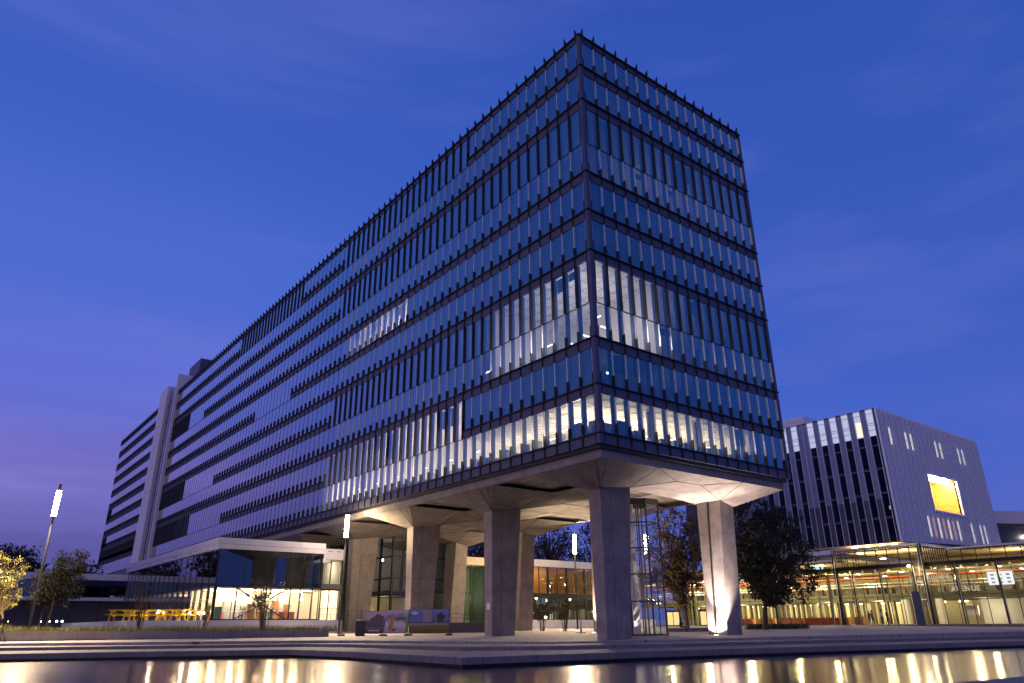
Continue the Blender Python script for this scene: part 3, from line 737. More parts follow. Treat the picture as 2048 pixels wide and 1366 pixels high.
random.seed(31); fl0 = MB()
for _ in range(420):
    f = random.uniform(36,60); a = random.uniform(-22,30); x, y = at(f,a)
    zz = gz(x,y)+.012 if f > 55 else -.33 if f < 42.5 else None
    if zz is None or (f < 42.5 and not (-14 < x < 12)): continue
    c = Vector((x,y,zz)); r_ = random.uniform(.03,.07); t_ = random.uniform(0,6.28)
    fl0.add([c+Vector((math.cos(t_)*r_,math.sin(t_)*r_,0)),c+Vector((-math.sin(t_)*r_*.6,math.cos(t_)*r_*.6,.012)),c-Vector((math.cos(t_)*r_,math.sin(t_)*r_,0)),c+Vector((math.sin(t_)*r_*.6,-math.cos(t_)*r_*.6,.012))],[(0,1,2,3)])
o = fl0.build('fallen_leaves', mat('dry_leaf',(.10,.06,.025),.8)); o['kind'] = 'stuff'
# ------------------------------------------------------------------ trees
M_bark = mat('bark', (.07,.05,.035), .9, 0, .3, 8., .5, 25.)
M_leafd = mat('leaf_dark', (.026,.033,.015), .6, 0, .45, 1.2)
M_leafg = mat('leaf_yellow_green', (.20,.18,.035), .55, 0, .4, 1.5)
M_leafo = mat('leaf_olive', (.075,.07,.025), .6, 0, .45, 1.3)
M_leafa = mat('leaf_autumn', (.085,.055,.02), .6, 0, .45, 1.3)
def leaf(mb, p, s):
    a = Vector((random.gauss(0,1),random.gauss(0,1),random.gauss(0,1)*.7)).normalized(); b = a.orthogonal().normalized()
    b = (b*math.cos(random.random()*6.28)+a.cross(b)*math.sin(random.random()*6.28))
    c_ = a.cross(b); L = s*random.uniform(.7,1.4); wd = L*.42
    mb.add([p-b*L*.5, p+c_*wd*.5, p+b*L*.5, p-c_*wd*.5], [(0,1,2,3)])
def make_tree(name, label, cat, base, height, crown, tips, leaves, lsize, mleaf, trunk_r, seed, fork=.35, group=None, gap=.0, spread=.45, twigs=True):
    """crown = (cx,cy,cz, rx,ry,rz) in metres from the base; tips are branch ends scattered through it"""
    rnd = random.Random(seed); random.seed(seed)
    t = thing(name, label, cat, base, group)
    B = Vector(base); tr = MB(); lv = MB()
    cc = Vector(crown[:3])+B; rr = Vector(crown[3:])
    top = Vector((cc.x,cc.y,cc.z+rr.z*.55)); prev = B-Vector((0,0,.15)); segs = 7; spine = [(prev,trunk_r*1.25)]
    for i in range(1,segs+1):
        f = i/segs; p = B.lerp(top,f)+Vector((rnd.uniform(-1,1),rnd.uniform(-1,1),0))*height*.012
        spine.append((p, trunk_r*(1-f)**.8+.012))
    for (a,ra),(b,rb) in zip(spine[:-1],spine[1:]): tr.tube(a,b,ra,rb,7)
    lobes = [(Vector((rnd.uniform(-1,1),rnd.uniform(-1,1),rnd.uniform(-1,1))).normalized(), rnd.uniform(.72,1.12)) for _ in range(16)]
    for k in range(tips):
        while True:
            d = Vector((rnd.uniform(-1,1),rnd.uniform(-1,1),rnd.uniform(-1,1)))
            if .1 < d.length < 1: break
        d = d.normalized()*d.length**.6
        best = max(lobes, key=lambda L: L[0].dot(d)); d = d*best[1]
        tip = cc+Vector((d.x*rr.x,d.y*rr.y,d.z*rr.z))
        f = min(.95,max(fork, fork+(tip.z-B.z)/height*.5*rnd.uniform(.5,1)-.05)); idx = min(segs-1,int(f*segs)); sp_, sr = spine[idx][0].lerp(spine[idx+1][0],f*segs-idx), spine[idx][1]
        mid = sp_.lerp(tip,.5)+Vector((rnd.uniform(-.1,.1),rnd.uniform(-.1,.1),.10*rnd.random()))*rr.length*.5
        if twigs:
            r0 = min(sr*.6, .012*height*.5); tr.tube(sp_,mid,r0,r0*.55,5,caps=False); tr.tube(mid,tip,r0*.55,.008,4,caps=False)
        if rnd.random() < gap: continue
        cs = spread*rnd.uniform(.6,1.3)
        for _ in range(leaves):
            o_ = Vector((rnd.gauss(0,.5),rnd.gauss(0,.5),rnd.gauss(0,.38)))*cs
            leaf(lv, tip+o_, lsize)
    tr.build('trunk', M_bark, t); lv.build('crown', mleaf, t)
    return t
grp = 'trees left of the slab'
make_tree('young_tree','young tree lit yellow-green from below at the left edge of the picture','tree',(-28.6,42.0,.7),6.5,(-1.6,1.2,4.0,2.3,2.2,2.6),190,26,.19,M_leafg,.10,5,.22,None,.08,.42)
make_tree('garden_tree','dark green garden tree just right of the tall lamp post, with a leafy top','tree',(-25.6,43.4,.7),8.,(.9,.7,4.8,1.7,1.7,3.0),170,30,.21,M_leafd,.10,6,.3,grp,.1,.45)
make_tree('garden_tree','slender olive tree close behind the leaning lamp post, lower and thinner','tree',(-25.9,44.8,.7),6.5,(.1,.4,3.7,1.4,1.4,1.9),90,24,.2,M_leafo,.09,7,.3,grp,.1,.42)
make_tree('distant_tree','broad black tree crown on the skyline behind the yellow-lit tree','tree',(-23,121,.6),15,(-1,.5,10,6.2,6.,4.2),170,30,.55,M_leafd,.3,8,.3,None,.05,1.2)
make_tree('distant_tree','black treetop at the left border above the yellow-lit tree','tree',(-34,117,.6),17,(-1,.5,11.5,4.5,4.5,5.),120,30,.55,M_leafd,.3,18,.3,None,.05,1.2)
make_tree('distant_tree','small rounded dark tree on the skyline beside the far end of the slab','tree',(-8.7,148.2,.6),14,(0,0,10,3.6,3.4,3.6),110,28,.55,M_leafd,.3,9,.3,None,.04,1.1)
make_tree('plaza_tree','big dark leafy tree right of the floodlit column, before the glass hall','tree',(35.07,12.59,.3),13.4,(.9,-.7,7.5,4.7,4.6,6.3),360,44,.34,M_leafd,.26,10,.20,None,.16,.70)
make_tree('plaza_tree','tree with thinning autumn leaves between the glass stair tower and the floodlit column','tree',(38.29,25.31,.5),13.2,(-.6,.4,7.9,3.6,3.6,5.6),230,38,.32,M_leafa,.22,11,.25,None,.14,.75)
make_tree('distant_tree','dark airy treetop seen under the raised slab, behind the low white-edged block','tree',(50.4,64,.6),18,(0,0,13.2,6.5,6.,5.2),150,26,.42,M_leafd,.35,12,.3,None,.25,1.1)
make_tree('distant_tree','dark treetop behind the street lamp under the slab, nearest the big front column','tree',(57.5,60,.6),17,(0,0,12.6,5.,5.,5.0),110,26,.42,M_leafd,.35,13,.3,None,.25,1.1)
for i,(x,y,s) in enumerate(((-52,62,14),(-60,92,30),(-48,118,31),(-75,75,32))):   # across the lawn: mirrored in the pavilion glass
    make_tree('distant_tree',('tall bare-branched tree across the lawn, mirrored in the pavilion glass','dark tree on the far lawn beyond the left border','dark tree on the lawn facing the far block of the slab','outermost dark tree across the lawn')[i],'tree',(x,y,.6),12,(0,0,8,4.5,4.5,4.5),90,22,.5,M_leafd,.25,s,.3,None,.15,1.1)
def make_shrub(label, base, height, spread, stems, leaves, seed, mleaf=M_leafa, group=None):
    rnd = random.Random(seed); random.seed(seed)
    t = thing('shrub', label, 'shrub', base, group); st = MB(); lv = MB(); B = Vector(base)
    for i in range(stems):
        a = rnd.uniform(0,6.28); top = B+Vector((math.cos(a)*spread*rnd.uniform(.2,1),math.sin(a)*spread*rnd.uniform(.2,1),height*rnd.uniform(.6,1)))
        mid = B.lerp(top,.5)+Vector((rnd.uniform(-.1,.1),rnd.uniform(-.1,.1),height*.06)); b0 = B+Vector((math.cos(a)*.15,math.sin(a)*.15,-.1))
        st.tube(b0,mid,.032,.02,5,caps=False); st.tube(mid,top,.02,.006,4,caps=False)
        for q in range(7):
            f = rnd.uniform(.35,1); p = (b0.lerp(mid,f*2) if f < .5 else mid.lerp(top,f*2-1))
            e = p+Vector((rnd.uniform(-.4,.4),rnd.uniform(-.4,.4),rnd.uniform(.15,.5)))*height*.2
            st.tube(p,e,.010,.004,4,caps=False)
            for _ in range(leaves): leaf(lv, p.lerp(e,rnd.uniform(.4,1.1))+Vector((rnd.gauss(0,.09),rnd.gauss(0,.09),rnd.gauss(0,.09))), .11)
    st.build('stem', M_bark, t)
    if lv.f: lv.build('foliage', mleaf, t)
    return t
make_shrub('multi-stemmed leafy shrub before the cross-braced lit windows of the pavilion', (-10.45,31.9,.65), 4.6, 1.8, 17, 24, 21, M_leafd)
make_shrub('tall bare shrub with dark twigs before the left terrace corner and yellow tables', (-19.3,37.0,.7), 4.5, 1.4, 13, 7, 22, M_leafd)
make_shrub('low fan-shaped bare shrub between the terrace and the pavilion corner', (-14.95,34.6,.68), 2.9, 1.4, 12, 1, 23)
make_shrub('dark slender shrub in front of the amber-lit low block under the slab', (20.1,26.8,.25), 4.3, 1.2, 14, 8, 24, M_leafd)
make_shrub('dark shrub standing left of the white bollard, before the low block', (18.2,28.3,.25), 3.6, 1.0, 12, 7, 25, M_leafd)
# clipped hedge beside the big tree
random.seed(5); hd = MB()
for _ in range(5200):
    f = random.random(); u = random.uniform(-.55,.55); h = random.uniform(0,.62)
    p = Vector((35.2+f*6.9, 14.9-f*2.9, .22+h+gz(38,13)*.0))+Vector((.39*u,.92*u,.08))
    leaf(hd, p, .13)
tag(hd.build('hedge', M_leafd), 'low clipped dark hedge on the paving beside the big plaza tree', 'hedge')

# ------------------------------------------------------------------ street lamps
M_lum = emit('street_lamp_light', (1,.80,.52), 90)
def make_lamp(name, label, base, height, z0, z1, power, down, r=.11, cat='street lamp'):
    t = thing(name, label, cat, base, 'slim column street lamps')
    x, y, zb_ = base
    mb = MB(); mb.tube((x,y,zb_-.1),(x,y,z0),r,r*.9,12); mb.tube((x,y,z0-.12),(x,y,z0-.0),r*1.25,r*1.25,12); mb.box(x-.25,x+.25,y-.25,y+.25,zb_,zb_+.03); mb.build('pole', M_lampmetal, t)
    mb = MB(); mb.tube((x,y,z0+.005),(x,y,z1),.19,.19,14); mb.build('luminous_tube', M_lum, t)
    mb = MB(); mb.tube((x,y,z1+.005),(x,y,height),r*1.3,r*.9,12); mb.build('cap', M_lampmetal, t)
    for q in range(3):
        zz = z0+(z1-z0)*(q+.5)/3
        for dx, dy in ((-1,-1),(1,-1),(0,1)): point((x+dx*.3,y+dy*.22,zz), power/9, (1,.72,.42), .1, 'street_light')
    spot((x-FV[0]*.7,y-FV[1]*.7,z0+.3),(x-FV[0]*6,y-FV[1]*6,zb_), down, (1,.74,.48), 125, .8, .12, 'plaza_fill_spot')  # added spot, brightens the plaza and leaves the trees behind dark
    return t
make_lamp('street_lamp','tallest slim black lamp post at the far left, its tall tube glowing white',(-27.03,40.74,.72),13.0,10.2,12.4,1300,30000)
make_lamp('street_lamp','slim lamp post at the right corner of the lit pavilion, glowing before the concrete soffit',(-1.45,36.0,.35),11.9,9.55,11.75,1300,14000)
spot((-1.2,35.8,9.4),(6.5,31.5,12.2),3600,(1,.70,.40),95,.8,.12,'soffit_light')  # added spot without a fixture, warms the soffit near the lamp
make_lamp('street_lamp','slim lamp glowing beneath the slab, left of the big front column',(26.6,31.9,.5),11.5,9.0,11.2,11000,6000)
# bollard, sign plates, tripod light, bin
mb = MB(); b = (15.2,19.1); z0 = gz(*b)
t = thing('bollard','short white bollard post on a dark base, beneath the slab','bollard',(b[0],b[1],z0))
mb = MB(); mb.tube((b[0],b[1],z0+.04),(b[0]+.06,b[1],z0+1.12),.11,.10,12); mb.build('post', M_white, t)
mb = MB(); mb.box(b[0]-.35,b[0]+.35,b[1]-.3,b[1]+.3,z0,z0+.045); mb.build('base', M_black, t)
t = thing('tripod_floodlight','dark floodlight on a tripod at the left border, aimed at the yellow tree','floodlight',(-29.2,34.9,.1))
mb = MB()
for dx, dy in ((.35,-.25),(-.35,.1),(.0,.4)): mb.tube((-29.25,34.9,1.0),(-29.25+dx,34.9+dy,.05),.03,.03,6)
mb.tube((-29.25,34.9,.9),(-29.25,34.9,1.45),.04,.04,8); mb.build('tripod', M_lampmetal, t)
mb = MB(); mb.box(-29.45,-29.05,34.75,35.05,1.4,1.75); mb.build('housing', M_lampmetal, t)
mb = MB(); mb.box(-29.38,-29.12,35.052,35.07,1.46,1.69); mb.box(-29.0495,-29.035,34.85,34.95,1.5,1.6); mb.build('lens', emit('flood_lens',(1,.85,.5),40), t)
spot((-28.9,39.9,1.2), (-29.3,42.7,5.0), 1000, (1,.76,.24), 95, .7, .1, 'flood_light')
spot((-27.6,40.6,1.0), (-28.6,42.3,4.6), 220, (1,.74,.22), 95, .7, .1, 'flood_light')
t = thing('waste_container','dark upright waste container on wheels beside the banner fence','waste container',(-3.15,28.45,gz(-3,28)))
zz = gz(-3.1,28.4)
mb = MB(); mb.frustum([(-3.5,28.3,zz+.12),(-2.85,28.0,zz+.12),(-2.6,28.5,zz+.12),(-3.25,28.8,zz+.12)],[(-3.58,28.24,zz+1.25),(-2.8,27.88,zz+1.25),(-2.5,28.5,zz+1.25),(-3.28,28.86,zz+1.25)]); mb.build('body', mat('bin_plastic',(.03,.032,.045),.5), t)
mb = MB(); mb.frustum([(-3.62,28.2,zz+1.26),(-2.78,27.82,zz+1.26),(-2.46,28.52,zz+1.26),(-3.3,28.9,zz+1.26)],[(-3.55,28.3,zz+1.36),(-2.85,27.98,zz+1.36),(-2.6,28.5,zz+1.36),(-3.25,28.8,zz+1.36)]); mb.build('lid', M_black, t)
for dx, dy in ((-3.4,28.25),(-2.9,28.02)):
    mb = MB(); mb.tube((dx-.04,dy-.02,zz+.1),(dx+.04,dy+.02,zz+.1),.1,.1,10); mb.build('wheel', M_black, t)

# ------------------------------------------------------------------ banner fence
def img_mat(name, stops, noise=.25, nscale=2.5, axis=2, stretch=(1,1,1)):
    m, n_, l_ = nt_new(name)
    o_ = n_.new('ShaderNodeOutputMaterial'); b_ = n_.new('ShaderNodeBsdfPrincipled'); l_.new(b_.outputs[0], o_.inputs[0]); b_.inputs['Roughness'].default_value = .6
    t_ = n_.new('ShaderNodeTexCoord'); s_ = n_.new('ShaderNodeSeparateXYZ'); l_.new(t_.outputs['Generated'], s_.inputs[0])
    mp_ = n_.new('ShaderNodeMapping'); mp_.inputs['Scale'].default_value = stretch; l_.new(t_.outputs['Generated'], mp_.inputs[0])
    nn = n_.new('ShaderNodeTexNoise'); nn.inputs['Scale'].default_value = nscale; nn.inputs['Detail'].default_value = 5; l_.new(mp_.outputs[0], nn.inputs[0])
    a_ = n_.new('ShaderNodeMath'); a_.operation = 'MULTIPLY_ADD'; a_.inputs[1].default_value = noise; l_.new(nn.outputs['Fac'], a_.inputs[0])
    sb = n_.new('ShaderNodeMath'); sb.operation = 'SUBTRACT'; sb.inputs[1].default_value = noise/2; l_.new(s_.outputs[axis], sb.inputs[0]); l_.new(sb.outputs[0], a_.inputs[2])
    r_ = n_.new('ShaderNodeValToRGB'); e = r_.color_ramp.elements; e[0].position, e[0].color = stops[0][0], (*lin(stops[0][1]),1); e[1].position, e[1].color = stops[-1][0], (*lin(stops[-1][1]),1)
    for p, c in stops[1:-1]: k = e.new(p); k.color = (*lin(c),1)
    l_.new(a_.outputs[0], r_.inputs[0]); l_.new(r_.outputs[0], b_.inputs['Base Color']); return m
fence_grp = 'banner panels along the site fence'
def panel(label, p0, p1, q0, q1, mat_, extras=()):
    """leaning fence panel: p0,p1 bottom corners, q0,q1 top corners"""
    p0, p1, q0, q1 = map(Vector, (p0,p1,q0,q1))
    t = thing('fence_banner', label, 'banner', p0.lerp(p1,.5), fence_grp)
    nrm = (p1-p0).cross(q0-p0).normalized(); fr = MB()
    for a, b in ((p0,p1),(q0,q1),(p0,q0),(p1,q1)): fr.bar(a,b,.05,.05)
    for a in (p0,p1):
        g_ = gz(a.x,a.y); fr.bar(a,(a.x,a.y,g_),.05,.05); fr.box(a.x-.3,a.x+.3,a.y-.12,a.y+.12,g_,g_+.12)
    fr.build('frame', M_lampmetal, t)
    d = nrm*.04; mb = MB(); mb.frustum([p0+d*.6,p1+d*.6,q1+d*.6,q0+d*.6],[p0+d,p1+d,q1+d,q0+d]); mb.build('print', mat_, t)
    def uv(u, v): return (p0.lerp(p1,u)).lerp(q0.lerp(q1,u),v)+d*1.25
    for nm, poly, m_ in extras:
        mb = MB(); k = len(poly); a = [uv(*c) for c in poly]; mb.frustum([x-d*.2 for x in a], [x+d*.12 for x in a]); mb.build(nm, m_, t)
    return t
fl = lambda c: mat('print_ink', lin(c), .6, 0, .1, 6.)
pm1 = img_mat('print_building', [(0,(70,62,66)),(.25,(120,108,108)),(.45,(86,76,86)),(.7,(190,170,175)),(1,(176,160,172))], .8, 3., 2, (3,3,1))
panel('left of three banners, tinted grey photograph of a concrete building', (-2.88,28.25,.42),(-1.42,27.1,.40),(-2.68,28.1,2.27),(-1.22,26.96,2.25), pm1,
      [('printed_building',[(.22,.28),(.9,.3),(.95,.75),(.62,.9),(.25,.62)],fl((96,84,92))),('printed_building',[(.3,.1),(.8,.1),(.8,.16),(.3,.16)],fl((200,190,190))),('printed_building',[(.05,.2),(.2,.2),(.2,.34),(.05,.34)],fl((150,140,145)))])
pm2 = img_mat('print_plaza', [(0,(170,150,160)),(.4,(214,198,206)),(.65,(120,108,122)),(1,(205,195,212))], .5, 2., 2, (2,2,1))
panel('middle banner with an orange sculpture and a green right edge', (-1.32,27.03,.42),(.34,25.74,.44),(-1.22,26.96,2.32),(.41,25.68,2.37), pm2,
      [('green_stripe',[(.86,.0),(1.0,.0),(1.0,.98),(.98,.98)],fl((104,160,52))),('printed_sculpture',[(.14,.2),(.26,.08),(.36,.3),(.40,.72),(.30,.78),(.20,.5)],fl((186,130,70))),
       ('printed_rail',[(.45,.55),(.85,.6),(.85,.66),(.45,.62)],fl((80,72,80))),('printed_shadow',[(.3,.05),(.46,.12),(.5,.2),(.34,.22)],fl((112,96,118)))])
pm3 = img_mat('print_park', [(0,(92,84,28)),(.30,(116,106,40)),(.38,(150,150,140)),(.44,(70,76,84)),(.5,(110,118,160)),(.75,(90,108,172)),(1,(128,132,182))], .12, 3., 2, (3,3,1))
panel('wide right banner showing a park with grass, water and clouds', (.44,25.66,.42),(3.26,23.46,.44),(.42,25.69,2.40),(3.24,23.49,2.38), pm3,
      [('printed_tree',[(.70,.48),(.76,.44),(.86,.5),(.90,.72),(.80,.88),(.70,.76)],fl((66,58,54))),('printed_tower',[(.34,.46),(.56,.46),(.56,.98),(.34,.98)],fl((150,134,150))),
       ('printed_cloud',[(.05,.8),(.16,.76),(.24,.84),(.16,.92),(.07,.9)],fl((190,190,216))),('printed_building',[(.5,.44),(.66,.44),(.64,.6),(.52,.56)],fl((104,92,112)))])
t = thing('mesh_fence','see-through steel site fence left of the banners, by the pavilion','fence',(-3.3,29.2,.25))
p0, p1 = Vector((-4.1,29.85,.35)), Vector((-2.95,28.35,.35)); mb = MB()
for i in range(19): a = p0.lerp(p1,i/18); mb.bar(a,a+Vector((0,0,1.95)),.012,.012)
for i in range(6): mb.bar(p0+Vector((0,0,.39*i)),p1+Vector((0,0,.39*i)),.012,.012)
mb.build('wire_mesh', M_lampmetal, t)
mb = MB()
for a in (p0,p1): mb.bar(a-Vector((0,0,.1)),a+Vector((0,0,1.98)),.045,.045); mb.box(a.x-.3,a.x+.3,a.y-.12,a.y+.12,gz(a.x,a.y),gz(a.x,a.y)+.12)
mb.build('frame', M_lampmetal, t)

# ------------------------------------------------------------------ lobby, door box, steps under the slab
lob = thing('entrance_lobby','dark-framed tall glass lobby standing under the slab between the columns','lobby',(14,50,.4))
LX, LY = 10.3, 47.2
mb = MB()
for x in (LX,12.9,15.4,18.2): mb.box(x-.12,x+.12,LY-.05,LY+.2,.4,11.4)
for y in (50.5,53.8,58,62): mb.box(LX-.05,LX+.2,y-.1,y+.1,.4,11.4)
for zz in (4.9,6.4,9.0): mb.box(LX,18.2,LY-.04,LY+.1,zz,zz+.14); mb.box(LX-.04,LX+.1,LY+.1,62,zz,zz+.14)
mb.build('frame', M_black, lob)
for a, b in ((LX,12.9),(12.9,15.4),(15.4,18.2)):
    mb = MB(); mb.quad(*vpane((a,LY),(b,LY),.4,11.4)); mb.build('window', M_glassd if a > 11 else M_glass2, lob)
for a, b in ((LY,50.5),(50.5,53.8),(53.8,58),(58,62)):
    mb = MB(); mb.quad(*vpane((LX,b),(LX,a),.4,11.4)); mb.build('window', M_glass2, lob)
mb = MB(); mb.box(LX+.3,18,58,58.2,.4,11.3); mb.box(17.9,18.1,LY+.3,58,.4,11.3); mb.build('rear_wall', M_room, lob)
mb = MB(); mb.box(LX+1.5,18,LY+2.5,58,4.6,5.0); mb.box(LX+.3,18,LY+.3,58,.4,.5); mb.build('floor_slab', M_roomd, lob)
mb = MB(); mb.box(LX+.6,LX+5,57.5,57.9,1.6,3.4); mb.build('lit_counter', M_cream, lob)
mb = MB(); mb.sphere((11.6,52.4,9.0),.14); mb.build('pendant_lamp', emit('cool_lamp',(.7,1,1),30), lob)
point((12.5,54,3.6), 260, (1,.74,.38), .2, 'lobby_light'); point((11.7,52.2,8.6), 140, (1,.85,.7), .1, 'lobby_light')
mb = MB(); mb.box(2.,22.,62.2,180,.3,11.6); mb.build('ground_floor_wall', M_conc, office)
mb = MB(); mb.box(18.3,23.,50.3,50.6,.3,11.9); mb.build('ground_floor_wall', M_conc, office)
db = thing('revolving_door_box','low entrance box with pale fascia and green-tinted glass, beside a column under the slab','entrance',(22,47,.5))
mb = MB(); mb.box(19.6,24.2,46.8,50,8.45,9.0); mb.box(19.5,24.3,46.7,50,9.003,9.45); mb.build('roof', M_cream, db)
for a, b in ((19.7,20.8),(20.8,21.9),(21.9,24)):
    mb = MB(); mb.quad(*vpane((a,46.95),(b,46.95),1.6,8.45)); mb.build('window', glass('green_glass',(.5,.8,.6),(.62,.72,.64),.02,.2,3.), db)
mb = MB()
for x in (19.7,20.8,21.9,24): mb.box(x-.08,x+.08,46.9,47.02,.5,8.45)
mb.box(19.7,24,46.92,47.0,4.9,5.0); mb.build('frame', M_black, db)
mb = MB(); mb.box(19.7,24,49.6,49.8,.5,8.4); mb.box(23.95,24.1,47.1,49.6,.5,8.4); mb.build('rear_wall', mat('green_wall',(.19,.24,.18),.8), db)
point((20.6,48.4,4.4), 200, (1,.95,.75), .1, 'door_light'); point((18.3,46.3,2.0), 90, (1,.84,.6), .1, 'door_light')
mb = MB(); mb.box(20.4,20.75,48.3,48.5,4.2,4.35); mb.build('lamp', emit('door_lamp',(1,.95,.8),20), db)
ds = thing('entrance_steps','dark flight of steps with a thin handrail, right of the banner fence','steps',(10,31,.3))
for i in range(6):
    mb = MB(); a = i*.35
    mb.prism([(7.6+a*.62,31.4+a*.79),(12.6+a*.62,27.5+a*.79),(15,30.6),(10,34.5)], .0, .45+i*.17); mb.build('step', M_roomd, ds)
rl = MB(); p = [Vector((9.0,32.0,1.1)),Vector((10.2,33.2,1.5))]
rl.bar((9.3,32.3,2.2),(12.6,30.2,1.95),.04,.04); rl.bar((9.3,32.3,1.8),(12.6,30.2,1.55),.03,.03)
for f in (0,.33,.66,1): rl.bar((9.3+3.3*f,32.3-2.1*f,1.2),(9.3+3.3*f,32.3-2.1*f,2.2-.25*f),.035,.035)
rl.build('handrail', M_black, ds)
# low block beyond the slab (amber windows)
rp = thing('low_block','low white-edged block with amber-lit upper windows, seen beneath the slab','building',(42,52,.6))
RX0, RX1, RY = 30.5, 58., 48.
mb = MB(); mb.box(RX0,RX1,RY-.3,RY+12,8.8,9.75); mb.box(RX0,RX1,RY-.15,RY+12,.4,1.66); mb.build('fascia', M_white, rp)
xs_ = [32.6,36.0,39.6,43.2,46.8,50.4,54]
for a, b in zip(xs_[:-1],xs_[1:]):
    mb = MB(); mb.quad(*vpane((a,RY),(b,RY),5.2,8.8)); mb.build('upper_window', M_glass2, rp)
    mb = MB(); mb.quad(*vpane((a,RY),(b,RY),1.66,4.6)); mb.build('window', M_glassd, rp)
mb = MB()
for x in xs_: mb.box(x-.15,x+.15,RY-.05,RY+.15,1.66,8.8)
for x in (34.3,37.8,41.4,45): mb.box(x-.05,x+.05,RY-.03,RY+.08,1.66,8.8)
mb.box(RX0,RX1,RY-.06,RY+.2,4.6,5.2); mb.box(RX0,32.6,RY-.02,RY+.2,1.66,8.8); mb.build('frame', M_black, rp)
mb = MB(); mb.box(35.9,36.05,RY+.3,RY+5,4.9,8.8); mb.box(39.5,39.65,RY+.3,RY+5,4.9,8.8); mb.box(RX0,RX1,RY+5,RY+5.2,1.66,8.8); mb.box(RX0,RX1,RY+.3,RY+5,4.7,4.9); mb.build('rear_wall', M_wood, rp)
mb = MB()
for i in range(40): x = 36.+i*.55; mb.box(x,x+.16,RY+1.5,RY+1.7,5.2,8.2)
mb.build('timber_screen', M_wood, rp)
for x, pw_ in ((34.2,150),(37.8,40),(41,4),(46.,30)): point((x,RY+3.,8.2), pw_, (1,.58,.16), .15, 'amber_light')
for x, pw_ in ((34,40),(37.3,10),(44.5,60)): point((x,RY+3.,3.8), pw_, (1,.8,.36), .15, 'amber_light')
make_tree('distant_tree','added dark treetop filling the sky gap between two front columns above the entrance box','tree',(40.8,71.6,.6),16,(0,0,12.2,5.5,5.,4.6),140,28,.45,M_leafd,.3,14,.3,None,.1,1.1)  # tree added to darken the open gap, in place of a dark surface
# small white link volume and low far-left block
lb_ = thing('glass_wing','low far-left wing with two white bands and dark glass, behind the trees','building',(-24,104,.6))
mb = MB(); mb.box(-60,-4,101.7,116,8.2,9.15); mb.box(-60,-4,101.8,116,5.1,5.6); mb.build('white_band', M_white, lb_)
for i in range(14):
    x = -60+i*4; mb = MB(); mb.quad(*vpane((x+.05,102),(x+3.95,102),5.6,8.2)); mb.build('window', M_glassd, lb_)
mb = MB()
for i in range(15): mb.box(-60+i*4-.05,-60+i*4+.05,101.9,102.1,.5,8.2)
mb.build('frame', M_black, lb_)
mb = MB(); mb.box(-60,-4,104,104.2,.5,8.2); mb.build('rear_wall', M_roomd, lb_)
mb = MB()
for x, y, z_ in ((-23.,70.6,1.5),(-22.2,70.,1.5),(-21.6,69.5,1.6),(-21.2,69.1,1.65)): pass
for i, (x,y,z_) in enumerate(((-23.,70.6,.7),(-22.2,70.,.7),(-21.5,69.4,.7),(-21.0,69.0,.7))):
    t = thing('garden_light',('leftmost tiny white garden light near the dark wing','tiny garden light, second from the left near the dark wing','tiny garden light, third from the left near the dark wing','rightmost tiny garden light near the dark wing')[i],'garden light',(x,y,z_),'tiny garden lights on the lawn')
    mb = MB(); mb.tube((x,y,z_),(x,y,z_+1.05),.03,.03,6); mb.build('post', M_lampmetal, t)
    mb = MB(); mb.sphere((x,y,z_+1.12),.10,10,6); mb.build('globe', emit('garden_globe',(.95,1,.9),30), t)

# ------------------------------------------------------------------ glass stair tower under the slab
ts = thing('stair_tower','slender glass tower with black frame and spiral stair, beside the big front column','stair tower',(12.9,8.3,.2))
ax, ay, bx, by = 12.4, 7.45, 13.95, 9.6
z0 = gz(12.9,8.3)
cor = [(12.4,7.45),(13.85,7.35),(14.2,9.6),(11.4,9.7),(11.2,8.7)]
mb = MB()
for (x,y) in cor: mb.box(x-.055,x+.055,y-.055,y+.055,z0,11.0)
zs = [z0+.02,2.7,4.8,6.9,9.0,10.75]
for i in range(5):
    (x0,y0),(x1,y1) = cor[i], cor[(i+1)%5]
    for zz in zs: mb.bar((x0,y0,zz+.05),(x1,y1,zz+.05),.08,.1 if zz < 10.5 else .5)
    mx_, my_ = (x0+x1)/2, (y0+y1)/2
mb.bar((13.1,7.4,z0),(13.1,7.4,5.1),.07,.07); mb.bar((11.85,8.05,z0),(11.85,8.05,10.9),.06,.06)
mb.build('frame', M_black, ts)
for i in range(5):
    (x0,y0),(x1,y1) = cor[i], cor[(i+1)%5]; mb = MB(); mb.quad(*vpane((x0,y0),(x1,y1),z0+.1,10.7)); mb.build('window', M_glass2, ts)
mb = MB(); cx_, cy_ = 12.75, 8.65
for i in range(62):
    a = i*.42; zz = z0+.17*i+.1
    if zz > 9.8: break
    for rr0, rr1 in ((.12,.95),): mb.add([(cx_+rr0*math.cos(a),cy_+rr0*math.sin(a),zz),(cx_+rr1*math.cos(a-.2),cy_+rr1*math.sin(a-.2),zz),(cx_+rr1*math.cos(a+.2),cy_+rr1*math.sin(a+.2),zz)],[(0,1,2)])
    if i % 4 == 0: mb.bar((cx_+.95*math.cos(a),cy_+.95*math.sin(a),zz),(cx_+.95*math.cos(a),cy_+.95*math.sin(a),zz+.9),.02,.02)
    a2 = a+.42; mb.bar((cx_+.95*math.cos(a),cy_+.95*math.sin(a),zz+.9),(cx_+.95*math.cos(a2),cy_+.95*math.sin(a2),zz+1.07),.03,.03)
mb.tube((cx_,cy_,z0),(cx_,cy_,10.8),.08,.08,8); mb.build('spiral_stair', M_lampmetal, ts)
mb = MB(); mb.box(11.95,12.75,9.2,9.5,z0,10.8); mb.build('shaft', M_room, ts)
